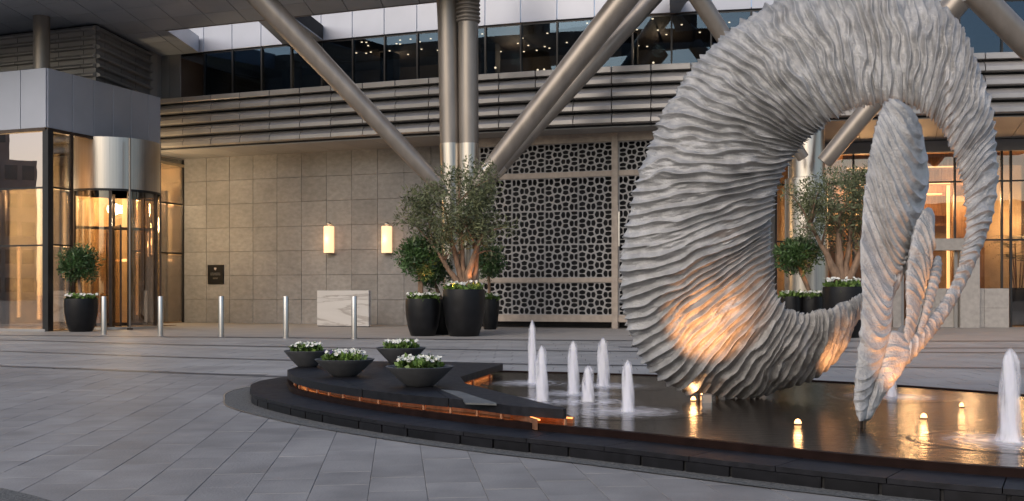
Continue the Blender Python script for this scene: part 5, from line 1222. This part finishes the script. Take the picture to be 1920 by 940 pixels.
ribbon('tall_leaf', [rl(L1, Zl, 0), rl(M1, Zl, [0.02] * n1), rl(R1, Zl, [b_ + 0.05 for b_ in bulge])], 1000, 64, 0.10, 0.105, 0.050, 23, sculpt, tmax=0.05, fine=0.3, power=1.2, vfade=0.6)
# second leaf and third leaf
L2 = [(1742, 389), (1736, 390), (1729, 397), (1722, 410), (1715, 430), (1709, 455), (1704, 485), (1700, 515), (1699, 550), (1700, 585), (1697, 615), (1693, 645), (1688, 668)]
R2 = [(1747, 392), (1751, 415), (1750, 450), (1745, 485), (1740, 510), (1735, 530), (1730, 548), (1727, 562), (1724, 580), (1720, 600), (1713, 625), (1705, 650), (1696, 670)]
Z2 = np.linspace(7.85, 7.62, 13); ribbon('middle_leaf', [rl(L2, Z2, 0), rl(R2, Z2, 0.06)], 520, 36, 0.12, 0.085, 0.055, 31, sculpt, tmax=0.03, power=1.2)
L3 = [(1755, 480), (1749, 496), (1742, 524), (1735, 558), (1727, 595), (1717, 628), (1706, 655)]
R3 = [(1761, 480), (1765, 498), (1761, 530), (1751, 562), (1739, 596), (1727, 630), (1714, 660)]
Z3 = np.linspace(7.9, 7.68, 7); ribbon('small_leaf', [rl(L3, Z3, 0), rl(R3, Z3, 0.04)], 260, 24, 0.16, 0.05, 0.07, 37, sculpt, tmax=0.02, power=1.2)
# the root from which the leaves rise
L4 = [(1680, 470), (1674, 520), (1672, 575), (1665, 625), (1652, 672), (1638, 715), (1624, 757), (1616, 790)]
R4 = [(1690, 470), (1688, 520), (1690, 580), (1700, 640), (1704, 668), (1682, 710), (1655, 745), (1630, 788)]
L4[0:3] = [(1690, 610), (1682, 622), (1675, 628)]; R4[0:3] = [(1698, 612), (1706, 625), (1712, 638)]
Z4 = np.linspace(7.74, 7.46, 8); ribbon('leaf_root', [rl(L4, Z4, 0.02), rl(R4, Z4, 0.06)], 340, 36, 0.16, 0.10, 0.04, 41, sculpt, tmax=0.07, fine=0.5)
# feet
for px in (1312, 1345, 1374, 1403): 
    q = P(px, 746, 9.5); b = MB(); b.tube([(q.x, q.y, ZW - 0.02), (q.x, q.y, q.z + 0.03)], 0.018, 10); b.build('foot_pin', M['bronze'], sculpt)
for px in (1612, 1620): 
    q = P(px, 786, 7.5); b = MB(); b.tube([(q.x, q.y, ZW - 0.02), (q.x, q.y, q.z + 0.06)], 0.014, 10); b.build('foot_pin', M['bronze'], sculpt)
q = P(1324, 744, 9.2); b = MB(); b.box((q.x, q.y, ZW + 0.03), (0.09, 0.09, 0.1)); b.build('foot_block', M['chrome'], sculpt, bevel=0.008)
# spotlights that graze the sculpture from the pool
WARM = (1, 0.42, 0.15)
g = G(1300, 775, ZW); spot_light('sculpture_uplight', (g.x, g.y + .05, ZW + 0.07), P(1330, 605, 9.0), 75, WARM, 56, 1.0, 0.03)
g = P(1705, 757, 7.45); spot_light('sculpture_uplight', (g.x, g.y - 0.3, ZW + 0.06), P(1690, 640, 7.62), 26, WARM, 60, 0.8, 0.03)
g = P(1790, 549, 7.3); spot_light('sculpture_uplight', (g.x - .1, g.y, ZW + 0.06), P(1765, 560, 7.9), 24, WARM, 40, 0.8, 0.03)
g = P(1560, 549, 9.3); spot_light('sculpture_uplight', (g.x, g.y, ZW + 0.06), P(1600, 600, 9.9), 14, WARM, 70, 0.8, 0.03)
g = P(1700, 549, 8.7); spot_light('sculpture_uplight', (g.x, g.y, ZW + 0.06), P(1800, 370, 8.3), 60, WARM, 60, 0.8, 0.03)

# ================================================================ TOWN BEHIND THE CAMERA (seen only in the glass)
def block(x, y, wx, wy, h, lab, steps=()):
    t = thing('distant_building', (x, y, 0), R(20), lab, 'building', 'town buildings across the street'); b = MB(); z = 0; tiers = [(1, h)] + list(steps)
    wnb = MB()
    for f_, hh in tiers:
        b.box((0, 0, z + hh / 2), (wx * f_, wy * f_, hh)); n = max(2, int(wx * f_ / 2.6)); nz_ = max(1, int(hh / 3.6))
        for i in range(n):
            for k_ in range(nz_):
                for s in (-1, 1): wnb.box(((i + .5) / n * wx * f_ - wx * f_ / 2, s * wy * f_ / 2, z + (k_ + .55) * hh / nz_), (1.1, 0.2, 1.5))
                for s in (-1, 1): wnb.box((s * wx * f_ / 2, (i + .5) / n * wy * f_ - wy * f_ / 2, z + (k_ + .55) * hh / nz_), (0.2, 1.6, 2.0))
        z += hh
    mesh_obj('walls', b.mesh('walls'), M['tower'], t); mesh_obj('windows', wnb.mesh('windows'), M['towerwin'], t)
block(-150, -20, 26, 22, 20, 'stepped tower reflected in the entrance glass', ((0.7, 7), (0.4, 5)))
block(-120, -62, 40, 20, 17, 'long low block reflected in the entrance glass')
block(-165, 22, 40, 24, 15, 'flat roofed block beyond the stepped tower')
block(-70, -90, 44, 26, 16, 'wide block behind the forecourt', ((0.5, 5),))
block(10, -110, 50, 26, 14, 'broad block directly opposite the pool'); block(85, -85, 40, 30, 18, 'block opposite the lobby', ((0.6, 6),))
